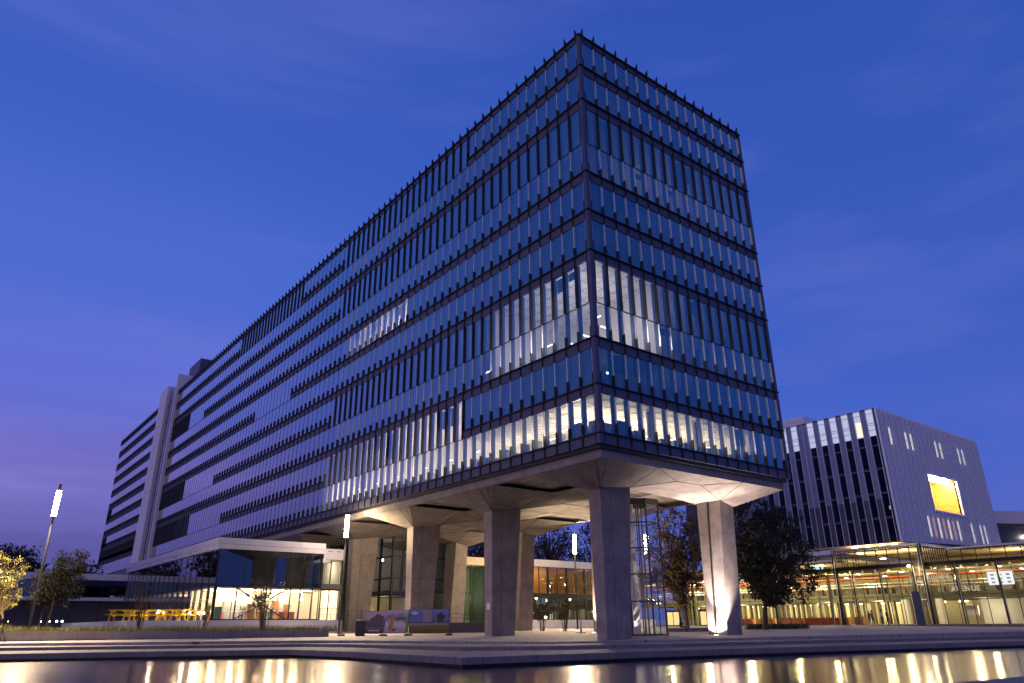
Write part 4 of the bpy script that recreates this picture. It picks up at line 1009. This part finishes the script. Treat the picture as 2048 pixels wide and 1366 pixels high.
spot((12.0,8.5,z0+.1),(12.3,9.25,4), 300, (1,.85,.80), 80, .6, .08, 'tower_light')

# floodlight at the foot of the far column, and the seat wall with its visitor
up = thing('ground_uplight','recessed floodlight washing the right-hand column from the paving','uplight',(16.5,4.6,gz(16.5,4.6)))
zz = gz(16.5,4.6)
mb = MB(); mb.tube((16.5,4.6,zz-.05),(16.5,4.6,zz+.03),.22,.22,16); mb.build('ring', M_lampmetal, up)
mb = MB(); mb.tube((16.5,4.6,zz+.031),(16.5,4.6,zz+.036),.17,.17,16); mb.build('lens', emit('uplight_lens',(1,.88,.8),25), up)
spot((16.7,3.4,zz+.12),(15.6,2.8,11.4), 15000, (1,.78,.66), 92, 1.0, .08, 'uplight_spot')
spot((16.55,4.9,zz+.10),(17.1,4.9,5.), 1500, (1,.82,.74), 150, .5, .06, 'uplight_spot')
spot((16.2,4.9,zz+.10),(17.5,4.9,9.), 9500, (1,.80,.70), 40, .6, .06, 'uplight_spot')
up2 = thing('ground_uplight','hidden floodlight behind the big front column, lighting the inner column from the paving','uplight',(16.4,18.6,gz(16.4,18.6)))
zz = gz(16.4,18.6)
mb = MB(); mb.tube((16.4,18.6,zz-.05),(16.4,18.6,zz+.03),.22,.22,16); mb.build('ring', M_lampmetal, up2)
mb = MB(); mb.tube((16.4,18.6,zz+.031),(16.4,18.6,zz+.036),.17,.17,16); mb.build('lens', bpy.data.materials['uplight_lens'], up2)
spot((16.4,18.6,zz+.12),(17.0,18.4,11.), 8000, (1,.76,.48), 85, .6, .08, 'uplight_spot')
sw = MB(); z0 = gz(25,14)-.1
sw.prism([(23.0,15.1),(28.0,11.2),(28.3,11.6),(23.3,15.5)], z0-.3, z0+.42)
tag(sw.build('seat_wall', M_kerb), 'long low concrete seat wall between the stair tower and the floodlit column', 'bench')

# people: skinned skeletons
SKIN = mat('skin', (.45,.27,.19), .6, 0, .05); HAIR = mat('hair', (.03,.02,.015), .7, 0, .1)
def cloth(nm, c): return mat(nm, c, .85, 0, .12, 12.)
def person(label, base, yaw, joints, bones, top_m, leg_m, hairlen=.0, group=None, split=.9, sit=False):
    t = thing('person', label, 'person', base, group, yaw)
    names = list(joints); me = bpy.data.meshes.new('body')
    me.from_pydata([joints[k][0] for k in names], [(names.index(a),names.index(b)) for a,b in bones], [])
    o = bpy.data.objects.new('body_tmp', me); C.objects.link(o)
    sk = o.modifiers.new('skin','SKIN'); sk.use_smooth_shade = True
    for i, k in enumerate(names):
        me.skin_vertices[0].data[i].radius = (joints[k][1], joints[k][2] if len(joints[k]) > 2 else joints[k][1]); me.skin_vertices[0].data[i].use_root = (k == 'pelvis')
    sb = o.modifiers.new('sub','SUBSURF'); sb.levels = 2; sb.render_levels = 2
    dg = bpy.context.evaluated_depsgraph_get(); ev = o.evaluated_get(dg); nm = bpy.data.meshes.new_from_object(ev)
    bpy.data.objects.remove(o)
    nm.materials.clear()
    for m in (SKIN, top_m, leg_m, M_black): nm.materials.append(m)
    hd_ = Vector(joints['head'][0]); nk = Vector(joints['neck'][0]); wr = [Vector(joints[k][0]) for k in ('hand_l','hand_r')]
    ank = [Vector(joints[k][0]) for k in ('ankle_l','ankle_r')]; pel = Vector(joints['pelvis'][0])
    legpts = [(Vector(joints[a][0]),Vector(joints[b][0])) for a,b in (('hip_l','knee_l'),('knee_l','ankle_l'),('hip_r','knee_r'),('knee_r','ankle_r'))]
    def segd(p, a, b):
        f = max(0,min(1,(p-a).dot(b-a)/(b-a).length_squared)); return (p-a.lerp(b,f)).length
    armpts = [(Vector(joints[a][0]),Vector(joints[b][0])) for a,b in (('sh_l','el_l'),('el_l','hand_l'),('sh_r','el_r'),('el_r','hand_r'))]+[(pel+Vector((0,0,.12)),nk)]
    for p in nm.polygons:
        c = p.center; p.use_smooth = True
        if c.z > nk.z+.02 and (c-hd_).length < .3: p.material_index = 0
        elif min((c-w_).length for w_ in wr) < .085: p.material_index = 0
        elif min((c-a).length for a in ank) < .13 or any((c-Vector(joints[k][0])).length < .12 for k in ('toe_l','toe_r')): p.material_index = 3
        elif min(segd(c,a,b) for a,b in legpts) < min(segd(c,a,b) for a,b in armpts): p.material_index = 2
        else: p.material_index = 1
    b = bpy.data.objects.new('body', nm); C.objects.link(b); b.parent = t
    mb = MB(); mb.sphere((hd_.x-.015,hd_.y,hd_.z+.03),.118,12,8,0,(1,.9,1.12))
    if hairlen: mb.sphere((hd_.x-.06,hd_.y,hd_.z-hairlen*.5),.10,10,6,0,(.7,.95,1.2+hairlen*4))
    h_ = mb.build('hair', HAIR, t, smooth=True, local=True)
    return t
def stand(h=1.75, stride=.0, arm=.08, lean=0.):
    s = h/1.75
    J = {'pelvis':((0,0,.95*s),.13*s,.15*s),'chest':((lean*.4,0,1.28*s),.12*s,.17*s),'neck':((lean*.6,0,1.50*s),.055*s),'head':((lean*.7+.02,0,1.63*s),.085*s,.075*s),'crown':((lean*.7+.01,0,1.71*s),.07*s),
         'sh_l':((lean*.5,.19*s,1.42*s),.06*s),'el_l':((-arm,.24*s,1.14*s),.045*s),'hand_l':((arm,.25*s,.90*s),.035*s),
         'sh_r':((lean*.5,-.19*s,1.42*s),.06*s),'el_r':((-arm*.5,-.24*s,1.14*s),.045*s),'hand_r':((arm*1.6,-.24*s,.90*s),.035*s),
         'hip_l':((0,.09*s,.90*s),.095*s),'knee_l':((stride*.5+.03,.1*s,.48*s),.065*s),'ankle_l':((stride*.55,.1*s,.09*s),.045*s),'toe_l':((stride*.55+.16,.11*s,.04*s),.035*s),
         'hip_r':((0,-.09*s,.90*s),.095*s),'knee_r':((-stride*.3+.05,-.1*s,.48*s),.065*s),'ankle_r':((-stride*.75,-.1*s,.10*s),.045*s),'toe_r':((-stride*.75+.16,-.11*s,.04*s),.035*s)}
    return J
BONES = [('pelvis','chest'),('chest','neck'),('neck','head'),('head','crown'),('chest','sh_l'),('sh_l','el_l'),('el_l','hand_l'),('chest','sh_r'),('sh_r','el_r'),('el_r','hand_r'),
         ('pelvis','hip_l'),('hip_l','knee_l'),('knee_l','ankle_l'),('ankle_l','toe_l'),('pelvis','hip_r'),('hip_r','knee_r'),('knee_r','ankle_r'),('ankle_r','toe_r')]
def sitting():
    J = stand(1.72, 0, .05, .12)
    for k in list(J):
        p = J[k][0]; J[k] = ((p[0],p[1],p[2]-.42),)+J[k][1:]
    J['hip_l'] = ((.05,.09,.50),.095); J['hip_r'] = ((.05,-.09,.50),.095)
    J['knee_l'] = ((.46,.1,.52),.07); J['ankle_l'] = ((.62,.1,.10),.045); J['toe_l'] = ((.78,.1,.05),.035)
    J['knee_r'] = ((.46,-.1,.50),.07); J['ankle_r'] = ((.54,-.1,.10),.045); J['toe_r'] = ((.70,-.1,.05),.035)
    J['el_l'] = ((.12,.26,.80),.045); J['hand_l'] = ((.36,.12,.64),.035); J['el_r'] = ((.12,-.26,.80),.045); J['hand_r'] = ((.36,-.10,.62),.035)
    return J
person('person in black sitting on the low seat wall beneath the slab', (24.0,14.45,gz(24,14.4)-.05), R(-38), sitting(), BONES, cloth('black_coat',(.012,.012,.016)), cloth('black_jeans',(.012,.013,.02)), .3)

# ------------------------------------------------------------------ market hall on the right
hall = thing('glass_hall','wide glass hall with black steel frame and white roof, warmly lit inside','hall',(76,15,.7))
HX, FZ = 63.8, .74
M_steel = mat('hall_steel', (.018,.018,.024), .45, .3, .1)
M_ycol = mat('yellow_band', (.30,.24,.03), .5, 0, .1)
M_orange = mat('orange_band', (.75,.13,.03), .5, 0, .1)
mb = MB(); mb.box(HX-2.2,97,-40,64,.1,FZ); mb.build('floor', M_kerb, hall)
mb = MB(); mb.box(HX-3.6,HX-2.2,-40,19,.1,FZ-.12); mb.box(HX-5,HX-3.6,-40,17,.1,FZ-.26); mb.box(HX-6.4,HX-5,-40,15,.1,FZ-.40); mb.build('front_steps', M_kerb, hall)
# roof in three heights
mb = MB(); mb.box(HX-.3,92,7.9,19.4,10.1,10.35); mb.box(HX+7,92,-40,7.895,9.85,10.1); mb.box(HX+2,92,19.405,64,9.0,9.25); mb.build('roof', M_white, hall)
mb = MB(); mb.box(HX+.1,92,-40,64,7.42,7.5); mb.build('ceiling', M_cream, hall)
mb = MB(); mb.box(HX-.15,HX+.15,-40,64,7.55,7.95); mb.box(HX-.1,HX+.12,-40,64,7.1,7.18); mb.build('main_beam', M_steel, hall)
mb = MB()
y = -40
while y < 64: mb.box(HX-.06,HX+.06,y+.12,y+1.6,7.2,7.53); y += 1.75
mb.build('yellow_panel', M_ycol, hall)
mb = MB()                                       # clerestory frames
def frame_run(mb, p0, p1, z0, z1, step, w_=.09):
    p0 = Vector((*p0,0)); p1 = Vector((*p1,0)); L = (p1-p0).length; k = max(1,round(L/step))
    for i in range(k+1):
        a = p0.lerp(p1,i/k); mb.bar((a.x,a.y,z0),(a.x,a.y,z1),w_,w_)
    for zz in (z0,z1-.9,z1): mb.bar((p0.x,p0.y,zz),(p1.x,p1.y,zz),w_,w_)
frame_run(mb,(HX-.2,19.4),(HX-.2,7.95),7.95,10.05,1.45); frame_run(mb,(HX,7.9),(HX+7,7.9),7.95,9.95,.62); frame_run(mb,(HX+7,7.8),(HX+7,-40),7.95,9.8,1.7)
frame_run(mb,(HX+2.2,64),(HX+2.2,19.5),7.95,8.95,1.5)
frame_run(mb,(HX+6,19.4),(HX-.2,19.4),7.95,10.05,1.5)
mb.build('clerestory_frame', M_steel, hall)
M_clear = glass('hall_glass',(.9,.95,1),(.93,.95,.90),.05,.85,3.6)
M_clere = mat('clerestory_soffit',(.62,.54,.40),.8)
mb = MB(); mb.box(HX+1.5,90,8.6,18.8,9.9,10.0); mb.box(HX+8,90,-40,7.2,9.7,9.8); mb.box(HX+3,90,20,64,8.85,8.95); mb.build('upper_ceiling', M_clere, hall)
for p0, p1, z0, z1 in (((HX-.2,19.3),(HX-.2,8),7.95,10.),((HX,7.9),(HX+7,7.9),7.95,9.9),((HX+7,7.8),(HX+7,-40),7.95,9.8),((HX+2.2,64),(HX+2.2,19.5),7.95,8.95)):
    mb = MB(); mb.quad(*vpane(p0,p1,z0,z1)); mb.build('clerestory_glazing', M_clear, hall)
for k in range(12):
    ya = 60-k*8; mb = MB(); mb.quad(*vpane((HX,ya),(HX,ya-8),FZ,7.1)); mb.build('front_glazing', M_clear, hall)
mb = MB(); y = 60.; k = 0
while y > -36: mb.box(HX-.04,HX+.06,y-.03,y+.03,FZ,7.1); y -= 1.62
for zz in (4.0,): mb.box(HX-.03,HX+.05,-36,60,zz,zz+.07)
mb.build('glazing_bar', M_steel, hall)
for y in (17.3,13.6,9.3,4.4,-.2,-5):
    mb = MB(); mb.box(HX-.35,HX-.22,y-.10,y+.10,FZ,7.6); po = mb.build('front_post', M_steel, hall)
    mb = MB(); mb.box(HX-.37,HX-.352,y-.105,y-.055,FZ,7.6); mb.build('post_edge', M_silver, po)
for y in (19.4,7.9):
    mb = MB(); mb.box(HX-.75,HX-.36,y-.22,y+.22,FZ,10.2); mb.build('mast', M_steel, hall)
mb = MB()
for y in (19.4,7.9):
    for dy in (-.5,.5): mb.bar((HX-.8,y+dy*.2,10.1),(HX-1.6,y+dy+.3,FZ),.05,.05)
mb.build('tie_rod', M_silver, hall)
for y in (30,45): 
    mb = MB(); mb.box(HX+.4,HX+.75,y-.18,y+.18,FZ,8.9); mb.build('mast', M_steel, hall)
mb = MB(); mb.box(86,86.3,-40,64,FZ,10); mb.build('rear_wall', M_cream, hall)
mb = MB(); mb.box(73,86,-40,64,3.9,4.75); mb.box(84,86,20,64,3.9,4.7); mb.build('mezzanine', mat('mezzanine_edge',(.05,.05,.035),.6), hall)
mb = MB(); mb.box(72.9,72.98,-40,64,6.88,7.05); mb.box(HX+.2,HX+.3,20,64,6.9,7.1); mb.build('orange_band', M_orange, hall)
mb = MB()                                       # rear glazing bars and dark shelves upstairs
y = -38.; random.seed(9)
while y < 62:
    mb.box(72.9,73.05,y-.07,y+.07,4.75,6.75); y += 1.9
mb.build('balcony_post', mat('rust_post',(.16,.05,.03),.6), hall)
mb = MB(); y = -38.
while y < 62:
    wd = random.choice((.5,.9,1.4)); hh = random.uniform(.8,2.1)
    mb.box(82,82.6,y,y+wd,4.76,4.76+hh); y += wd+random.uniform(.3,1.2)
mb.build('shelf', M_inner, hall)
mb = MB()
for zz in (5.7,6.1): mb.box(72.8,72.86,-40,64,zz,zz+.05)
mb.build('balcony_rail', M_silver, hall)
# ground floor: vertical timber fins against the bright wall
mb = MB(); y = -38.
while y < 62:
    if not (8 < y < 15): mb.box(80.5,81.2,y-.17,y+.17,FZ,3.9)
    y += random.choice((.95,1.1,1.3))
mb.build('wall_fin', mat('grey_fin',(.14,.11,.08),.6), hall)
mb = MB(); mb.box(80,80.3,2.5,8.6,FZ,3.85); mb.box(72.6,73.4,10.6,11.3,FZ,3.9); mb.box(72.6,73.4,15.1,15.8,FZ,3.9); mb.build('plaster_wall', M_white, hall)
mb = MB()                                       # white stair flank rising to the mezzanine
mb.frustum([(78,2.2,FZ),(78,-4.5,FZ),(78,-4.5,FZ+.9),(78,3.0,4.7)],[(78.3,2.2,FZ),(78.3,-4.5,FZ),(78.3,-4.5,FZ+.9),(78.3,3.0,4.7)])
mb.build('stair', M_white, hall)
for i in range(6):
    mb = MB(); mb.box(74+i*.5,82,-30,.5,FZ,FZ+.16*(i+1)); mb.build('tiered_step', M_roomd, hall)
for y in (-.8,-6.8,-12):
    mb = MB(); mb.tube((71,y,FZ),(71,y,7.4),.17,.17,14); mb.build('round_column', M_white, hall)
for y in (12.9,7.2,25,33):
    mb = MB(); mb.box(70.6,70.95,y-.17,y+.17,FZ,7.4); mb.build('inner_column', M_steel, hall)
mb = MB()
for y0, y1 in ((-5.,-8.),(-9,-13)): mb.box(80,80.3,y1,y0,FZ+.9,3.0)
mb.build('terracotta_panel', mat('terracotta',(.5,.2,.09),.6), hall)
mb = MB(); mb.box(76,76.2,7.6,9.4,1.8,3.0); mb.build('poster', M_white, hall)
# counters and seats on the left
cols = [((.45,.06,.02),21,23.4),((.35,.03,.015),23.6,26.2),((.50,.16,.03),26.5,30),((.6,.28,.04),31,34),((.45,.10,.02),35,38.5),((.6,.30,.03),39,44)]
for i, (c_, y0, y1) in enumerate(cols):
    mb = MB(); mb.box(HX+1.2,HX+2.,y0,y1,FZ,FZ+.85); mb.box(HX+1.,HX+2.2,y0-.05,y1+.05,FZ+.86,FZ+.92); mb.build('counter', mat('counter_paint',c_,.5), hall)
for i, y in enumerate((18.2,20.2)):
    mb = MB(); mb.box(HX+1.,HX+1.8,y-.55,y+.55,FZ,FZ+.95); mb.build('counter', mat('ochre_counter',(.55,.24,.03),.5), hall)
# doors at the left end
for y in (49.,42.2):
    mb = MB(); mb.box(HX-.08,HX-.041,y-1.4,y+1.4,FZ,3.1); dr = mb.build('door', mat('door_wood',(.10,.035,.015),.5), hall)
    mb = MB(); mb.box(HX-.10,HX-.082,y-1.2,y-.08,FZ+.1,2.8); mb.box(HX-.10,HX-.082,y+.08,y+1.2,FZ+.1,2.8); mb.build('door_glass', emit('door_glow',(1,.72,.30),1.1), dr)
# bright screens and letters
mb = MB(); mb.box(72.5,72.56,1.4,4.3,5.3,6.9); mb.build('screen', emit('screen_white',(.82,.86,1.),1.2), hall)
mb = MB()
for i in range(3):
    for j in range(3): mb.box(72.47,72.498,1.75+i*.9,2.15+i*.9,5.5+j*.45,5.72+j*.45)
mb.build('screen_mark', mat('screen_mark',(.25,.25,.4),.5), hall)
mb = MB(); mb.box(66.0,66.06,22.8,24.4,8.05,8.55); mb.build('cyan_sign', emit('cyan_sign',(.25,.75,1.),1.8), hall)
mb = MB(); mb.box(65.96,65.995,23.0,23.3,8.12,8.48); mb.box(65.96,65.995,23.9,24.05,8.12,8.48); mb.build('cyan_sign_mark', M_steel, hall)
def text(body, loc, size, m, parent, name='lettering'):
    cu = bpy.data.curves.new(name,'FONT'); cu.body = body; cu.size = size; cu.extrude = .03; cu.offset = .012
    o = bpy.data.objects.new('txt', cu); C.objects.link(o)
    dg = bpy.context.evaluated_depsgraph_get(); me = bpy.data.meshes.new_from_object(o.evaluated_get(dg)); bpy.data.objects.remove(o)
    me.materials.clear(); me.materials.append(m)
    b = bpy.data.objects.new(name, me); C.objects.link(b); b.parent = parent; b.matrix_parent_inverse = world_of(parent).inverted()
    b.matrix_world = Matrix.Identity(4)
    b.location = loc; b.rotation_euler = (R(90),0,R(-90)); return b
M_letter = emit('letter_light',(1,.80,.55),.6)
text('ALUMNI',(72.6,11.8,6.35),.78,M_letter,hall)
text('AVENUE',(72.55,9.0,4.7),.95,M_letter,hall)
# lamps in the hall
hl = MB()
for y in range(-34,60,6):
    for x in (66.5,70.5,78): hl.box(x-.5,x+.5,y-.07,y+.07,7.36,7.40)
for y in range(-36,64,3): hl.box(84.6,84.7,y,y+1.2,3.7,3.8)
for (x,y,z_) in ((66,17,9.8),(66,11,9.8),(75,1,9.6),(74,-4,9.6),(73,-9,9.6),(68,24,8.7),(68,30,8.7),(66,14,8.9),(67,47,7.0),(66,43.5,6.9)): hl.box(x-.25,x+.25,y-.3,y+.3,z_,z_+.06)
for y in (57,53,49,45,41,37,33): hl.box(67.5,69.5,y-1.2,y+1.2,7.30,7.345)
hl.build('ceiling_lamp', emit('hall_lamp',(1,.84,.5),22), hall)
for y in (54,46,38,30,22): 
    point((68,y,6.2), 2200, (1,.80,.36), .3, 'hall_light'); point((78.6,y,2.9), 650, (1,.82,.40), .3, 'hall_light'); point((83.4,y+2,2.9), 420, (1,.84,.42), .3, 'hall_light')
for y in (14,6,-2,-10,-18):
    point((68.5,y,6.4), 520, (1,.82,.46), .3, 'hall_light'); point((77,y+1,2.6), 330, (1,.82,.46), .3, 'hall_light'); point((78,y,6.2), 240, (1,.80,.45), .3, 'hall_light')
for (x,y) in ((68,16),(68,11),(76,2),(75,-5),(76,-14),(70,26),(70,34),(70,44)): point((x,y,8.5), 340, (1,.78,.42), .2, 'hall_light')
fl_ = MB(); fl_.sphere((HX-1.5,9.2,7.55),.16,10,6); fl_.build('mast_floodlight', emit('mast_flood',(1,.82,.5),70), hall); point((HX-1.9,9.2,7.2), 220, (1,.78,.46), .1, 'mast_light')
# totem and people by the hall
tt = thing('info_totem','tall dark-blue information totem leaning on nothing, in front of the hall glass','sign',(HX-3.2,8.2,FZ-.1))
mb = MB(); mb.box(HX-3.3,HX-3.1,7.75,8.75,2.45,4.45); mb.build('upper_panel', mat('totem_blue_grey',(.035,.05,.13),.4), tt)
mb = MB(); mb.box(HX-3.3,HX-3.1,7.75,8.75,FZ-.14,2.445); mb.build('lower_panel', mat('totem_blue',(.008,.03,.16),.4), tt)
mb = MB(); mb.box(HX-3.29,HX-3.11,8.753,8.80,FZ-.14,4.45); mb.build('edge_trim', M_silver, tt)
tt['label'] = 'tall two-tone blue information totem on the steps before the hall'
zf = FZ
person('person in a pale top and dark trousers standing before the hall doors', (HX-2.0,13.5,zf), R(120), stand(1.78,.05), BONES, cloth('white_top',(.62,.56,.58)), cloth('dark_trousers',(.02,.02,.035)))
person('person dressed all in black striding past the one in the pale top', (HX-2.2,12.75,zf), R(-60), stand(1.84,.34,.12,.05), BONES, cloth('black_suit',(.012,.012,.016)), cloth('black_trousers',(.012,.012,.018)))
person('person in a striped grey top left of the other two before the doors', (HX-2.0,14.75,zf), R(-100), stand(1.70,.06), BONES, cloth('grey_top',(.16,.14,.17)), cloth('navy_skirt',(.02,.022,.05)))
person('person in a yellow top behind the ochre counter inside the hall', (HX+2.6,19.0,zf), R(200), stand(1.70), BONES, cloth('yellow_top',(.65,.45,.02)), cloth('grey_trousers',(.05,.05,.06)))
person('person in a brown top behind the ochre counter, right of the yellow top', (HX+2.8,17.6,zf), R(180), stand(1.64), BONES, cloth('brown_top',(.12,.07,.05)), cloth('dark_jeans',(.03,.03,.05)), .25)

# ------------------------------------------------------------------ silver tower
st_t = thing('silver_tower','silver ribbed tower block with a glowing square opening, right of the slab','office building',(115,40,0))
TX, TY, TZ0, TZ1 = 93.79, 23.87, 13.7, 37.1
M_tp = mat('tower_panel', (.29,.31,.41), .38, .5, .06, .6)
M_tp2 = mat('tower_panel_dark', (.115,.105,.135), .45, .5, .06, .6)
M_tw = glass('tower_glass',(.55,.75,1.),(.30,.34,.38),.16,.8,2.4)
M_blind = emit('blind_sky_glow', (.62,.66,.95), .78)  # pale emission put on the top panes for the sky they reflect
M_rib = mat('bright_rib', (.80,.88,1.0), .40, .25, .05)
M_strip = glass('strip_glass',(.85,.93,1.),(.30,.34,.38),.42,.95,1.6)
M_lit = emit('lit_window', (1,.82,.52), 1.3); M_litp = emit('lit_window_pink', (1,.42,.28), .7); M_litw = emit('lit_window_white', (1,.90,.70), 1.1)
mb = MB(); mb.box(TX+.5,TX+43.4,TY+4.6,TY+45,TZ0,TZ1-.2); mb.build('core', M_roomd, st_t)
pan = MB(); pan2 = MB(); rib = MB(); sp = MB(); lit = {'a':MB(),'w':MB(),'p':MB()}
edges = [24.39+2.33*i for i in range(6)]+[39.49+2.33*i for i in range(4)]
prevy = TY
random.seed(4)
for i, y in enumerate(edges):
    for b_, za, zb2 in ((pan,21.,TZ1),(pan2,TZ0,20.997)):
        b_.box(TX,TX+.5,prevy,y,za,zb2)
    rib.box(TX-.07,TX,prevy-.0,prevy+.07,TZ0,TZ1); rib.box(TX-.07,TX,y-.07,y,TZ0,TZ1)
    if y-prevy > 2: rib.box(TX-.07,TX,(y+prevy)/2-.03,(y+prevy)/2+.03,TZ0,TZ1)
    y1 = y+1.22
    for k, zz in enumerate((13.75,18.0,22.2,26.4)):
        zt = (17.6,21.8,26.0,32.1)[k]
        wq = MB(); wq.quad(*vpane((TX+.12,y1),(TX+.12,y),zz,zt)); wq.build('window', M_tw, st_t)
        sp.box(TX+.13,TX+.3,y,y1,zt,zt+.45)
        if k == 3: sp.box(TX+.10,TX+.3,y,y1,30.2,30.5)
        if random.random() < .22:
            h0 = zz+random.uniform(.8,1.8); lit['a'].box(TX+.8,TX+.85,y+.3,y+.3+random.uniform(.3,.7),h0,h0+random.uniform(.6,1.2))
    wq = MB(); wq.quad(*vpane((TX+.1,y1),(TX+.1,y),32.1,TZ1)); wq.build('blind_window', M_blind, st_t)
    for zz in (33.1,34.0,34.35,36.1): sp.box(TX+.07,TX+.11,y,y1,zz,zz+.07)
    prevy = y1
lit['a'].box(TX+.62,TX+.66,39.55,40.65,27.6,30.1)
lit['w'].box(TX+.04,TX+.09,26.8,27.85,32.3,35.)
pan.box(TX,TX+.5,prevy,62,TZ0,TZ1)
# ribbed right face with the square opening
SQ = (109.2,121.6,20.2,26.75)
x = TX; i = 0
while x < 137.1:
    x1 = min(x+1.02,137.15)
    zb_ = TZ0+(x-TX)*.03
    segs = [(zb_,TZ1)]
    if SQ[0]-.3 < x < SQ[1]-.2: segs = [(zb_,SQ[2]),(SQ[3],TZ1)]
    for a, b in segs:
        rib.box(x-.10,x+.10,TY-.30,TY,a,b)
        (pan).box(x,x1,TY,TY+.3,a,b)
        if i % 2: 
            pass
    x += 1.02; i += 1
# window strips let into alternate bays
win = []
x = TX+1.4
random.seed(8)
litset_top = (1,2,4,5,9,10,14,15); litset_low = (7,8,15,16)
i = 0
while x < 136:
    for k, (a, b) in enumerate(((15.2,18.8),(19.2,22.6),(23.1,26.5),(27.,30.4),(30.9,34.0),(34.4,36.9))):
        if SQ[0]-1 < x < SQ[1]+.2 and k in (1,2): continue
        wq = MB(); wq.quad(*vpane((x,TY-.006),(x+.78,TY-.006),a,b)); 
        m_ = M_strip
        if k == 4 and i in (1,4,5,10,11,15,16): m_ = M_litw
        if k == 0 and i in (5,14,16,17): m_ = M_litw
        if k == 0 and i in (6,7,8,9,10,11): m_ = M_litp if i % 2 == 0 else M_lit
        wq.build('strip_window', m_, st_t)
        sp.box(x,x+.78,TY-.02,TY-.009,(a+b)/2,(a+b)/2+.08)
    x += 2.04; i += 1
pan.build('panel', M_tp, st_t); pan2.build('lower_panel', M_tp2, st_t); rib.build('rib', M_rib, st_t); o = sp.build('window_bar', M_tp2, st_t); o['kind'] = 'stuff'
for k, m_ in (('a',M_lit),('w',M_litw)): lit[k].build('lit_lamp', m_, st_t)
mb = MB(); x0, x1, z0, z1 = SQ
D = 4.2
mb.quad((x0,TY+D,z0),(x1,TY+D,z0),(x1,TY+D,z1),(x0,TY+D,z1)); mb.quad((x0,TY,z0),(x1,TY,z0),(x1,TY+D,z0),(x0,TY+D,z0))
mb.quad((x0,TY,z0),(x0,TY+D,z0),(x0,TY+D,z1),(x0,TY,z1)); mb.quad((x1,TY,z0),(x1,TY,z1),(x1,TY+D,z1),(x1,TY+D,z0)); mb.quad((x0,TY,z1),(x0,TY+D,z1),(x1,TY+D,z1),(x1,TY,z1))
rc = mb.build('timber_recess', mat('recess_timber',(.62,.36,.10),.5,0,.3,1.2,stretch=(.4,.4,5)), st_t)
mb = MB(); mb.box(x0-.35,x0,TY-.34,TY+.3,z0-.35,z1+.35); mb.box(x1,x1+.35,TY-.34,TY+.3,z0-.35,z1+.35); mb.box(x0,x1,TY-.34,TY+.3,z1,z1+.35); mb.box(x0,x1,TY-.34,TY+.3,z0-.35,z0); mb.build('recess_frame', M_rib, rc)
mb = MB(); mb.box(x0+.6,x1-.6,TY+.7,TY+1.5,z1-.5,z1-.2); mb.build('recess_lamp', emit('recess_lamp',(1,.80,.42),45), rc)
for x in (x0+2,x0+6,x1-2.): point((x,TY+1.3,z1-.7), 650, (1,.78,.40), .2, 'recess_light')
mb = MB(); mb.box(TX,TX+43.4,TY+.3,TY+38,TZ1-.2,TZ1+.02); mb.box(TX+9,TX+22,TY+19,TY+32,TZ1+.02,TZ1+4.2); mb.tube((TX+8,TY+10,TZ1),(TX+8,TY+10,TZ1+4),.04,.03,6); mb.build('roof', M_white, st_t)
mb = MB(); mb.box(TX-2.2,TX+42,TY-1.,TY+40,12.3,13.0); mb.build('podium_slab', M_white, st_t)
mb = MB(); mb.box(TX+2,TX+41,TY+2,TY+38,9,TZ0+1.3); mb.build('podium_wall', M_cream, st_t)
mb = MB(); mb.box(TX-.02,TX+43.3,TY+.02,TY+38,TZ0-.12,TZ0-.005); mb.build('underside', M_cream, st_t)
for k, y in enumerate((32,29.6,27.2,25.)):
    mb = MB(); mb.box(TX+.6,TX+1.2,y,y+.8,13.2,13.5); mb.build('soffit_lamp', emit('soffit_lamp',(1,.66,.30),30 if k < 2 else 14), st_t); point((TX+1,y+.4,13.3), 30, (1,.66,.3), .1, 'soffit_light')
# pale far block at the right border
fb = thing('pale_block','pale windowless block with a dark slanted roof beside it, behind the silver tower','building',(165,28,0))
mb = MB(); mb.prism([(150,31),(168,20.),(185,10),(200,40),(160,50)], 0, 24.3); mb.build('wall', M_white, fb)
mb = MB(); mb.prism([(141,26),(172,10),(176,16),(146,32)], 0, 19.6); mb.build('annex', mat('annex_cladding',(.07,.07,.09),.5,.3,.2,2.), fb)
mb = MB(); mb.prism([(140.5,25.6),(172,9.4),(176.5,16),(146,32.5)], 19.61, 20.3); mb.build('annex_roof', mat('annex_roof',(.09,.06,.05),.6), fb)
mb = MB(); mb.sphere((147.,22.4,17.6),.35); mb.build('wall_lamp', emit('annex_lamp',(1,.9,.75),30), fb)

# ------------------------------------------------------------------ render settings
scene.view_settings.view_transform = 'Standard'; scene.view_settings.look = 'None'
scene.view_settings.exposure = 0; scene.view_settings.gamma = 1
scene.render.engine = 'CYCLES'
cy = scene.cycles
cy.use_denoising = True; cy.max_bounces = 8; cy.diffuse_bounces = 3; cy.glossy_bounces = 4; cy.transparent_max_bounces = 16; cy.transmission_bounces = 4
cy.sample_clamp_indirect = 8; cy.caustics_reflective = False; cy.caustics_refractive = False
cy.use_adaptive_sampling = True; cy.adaptive_threshold = .02
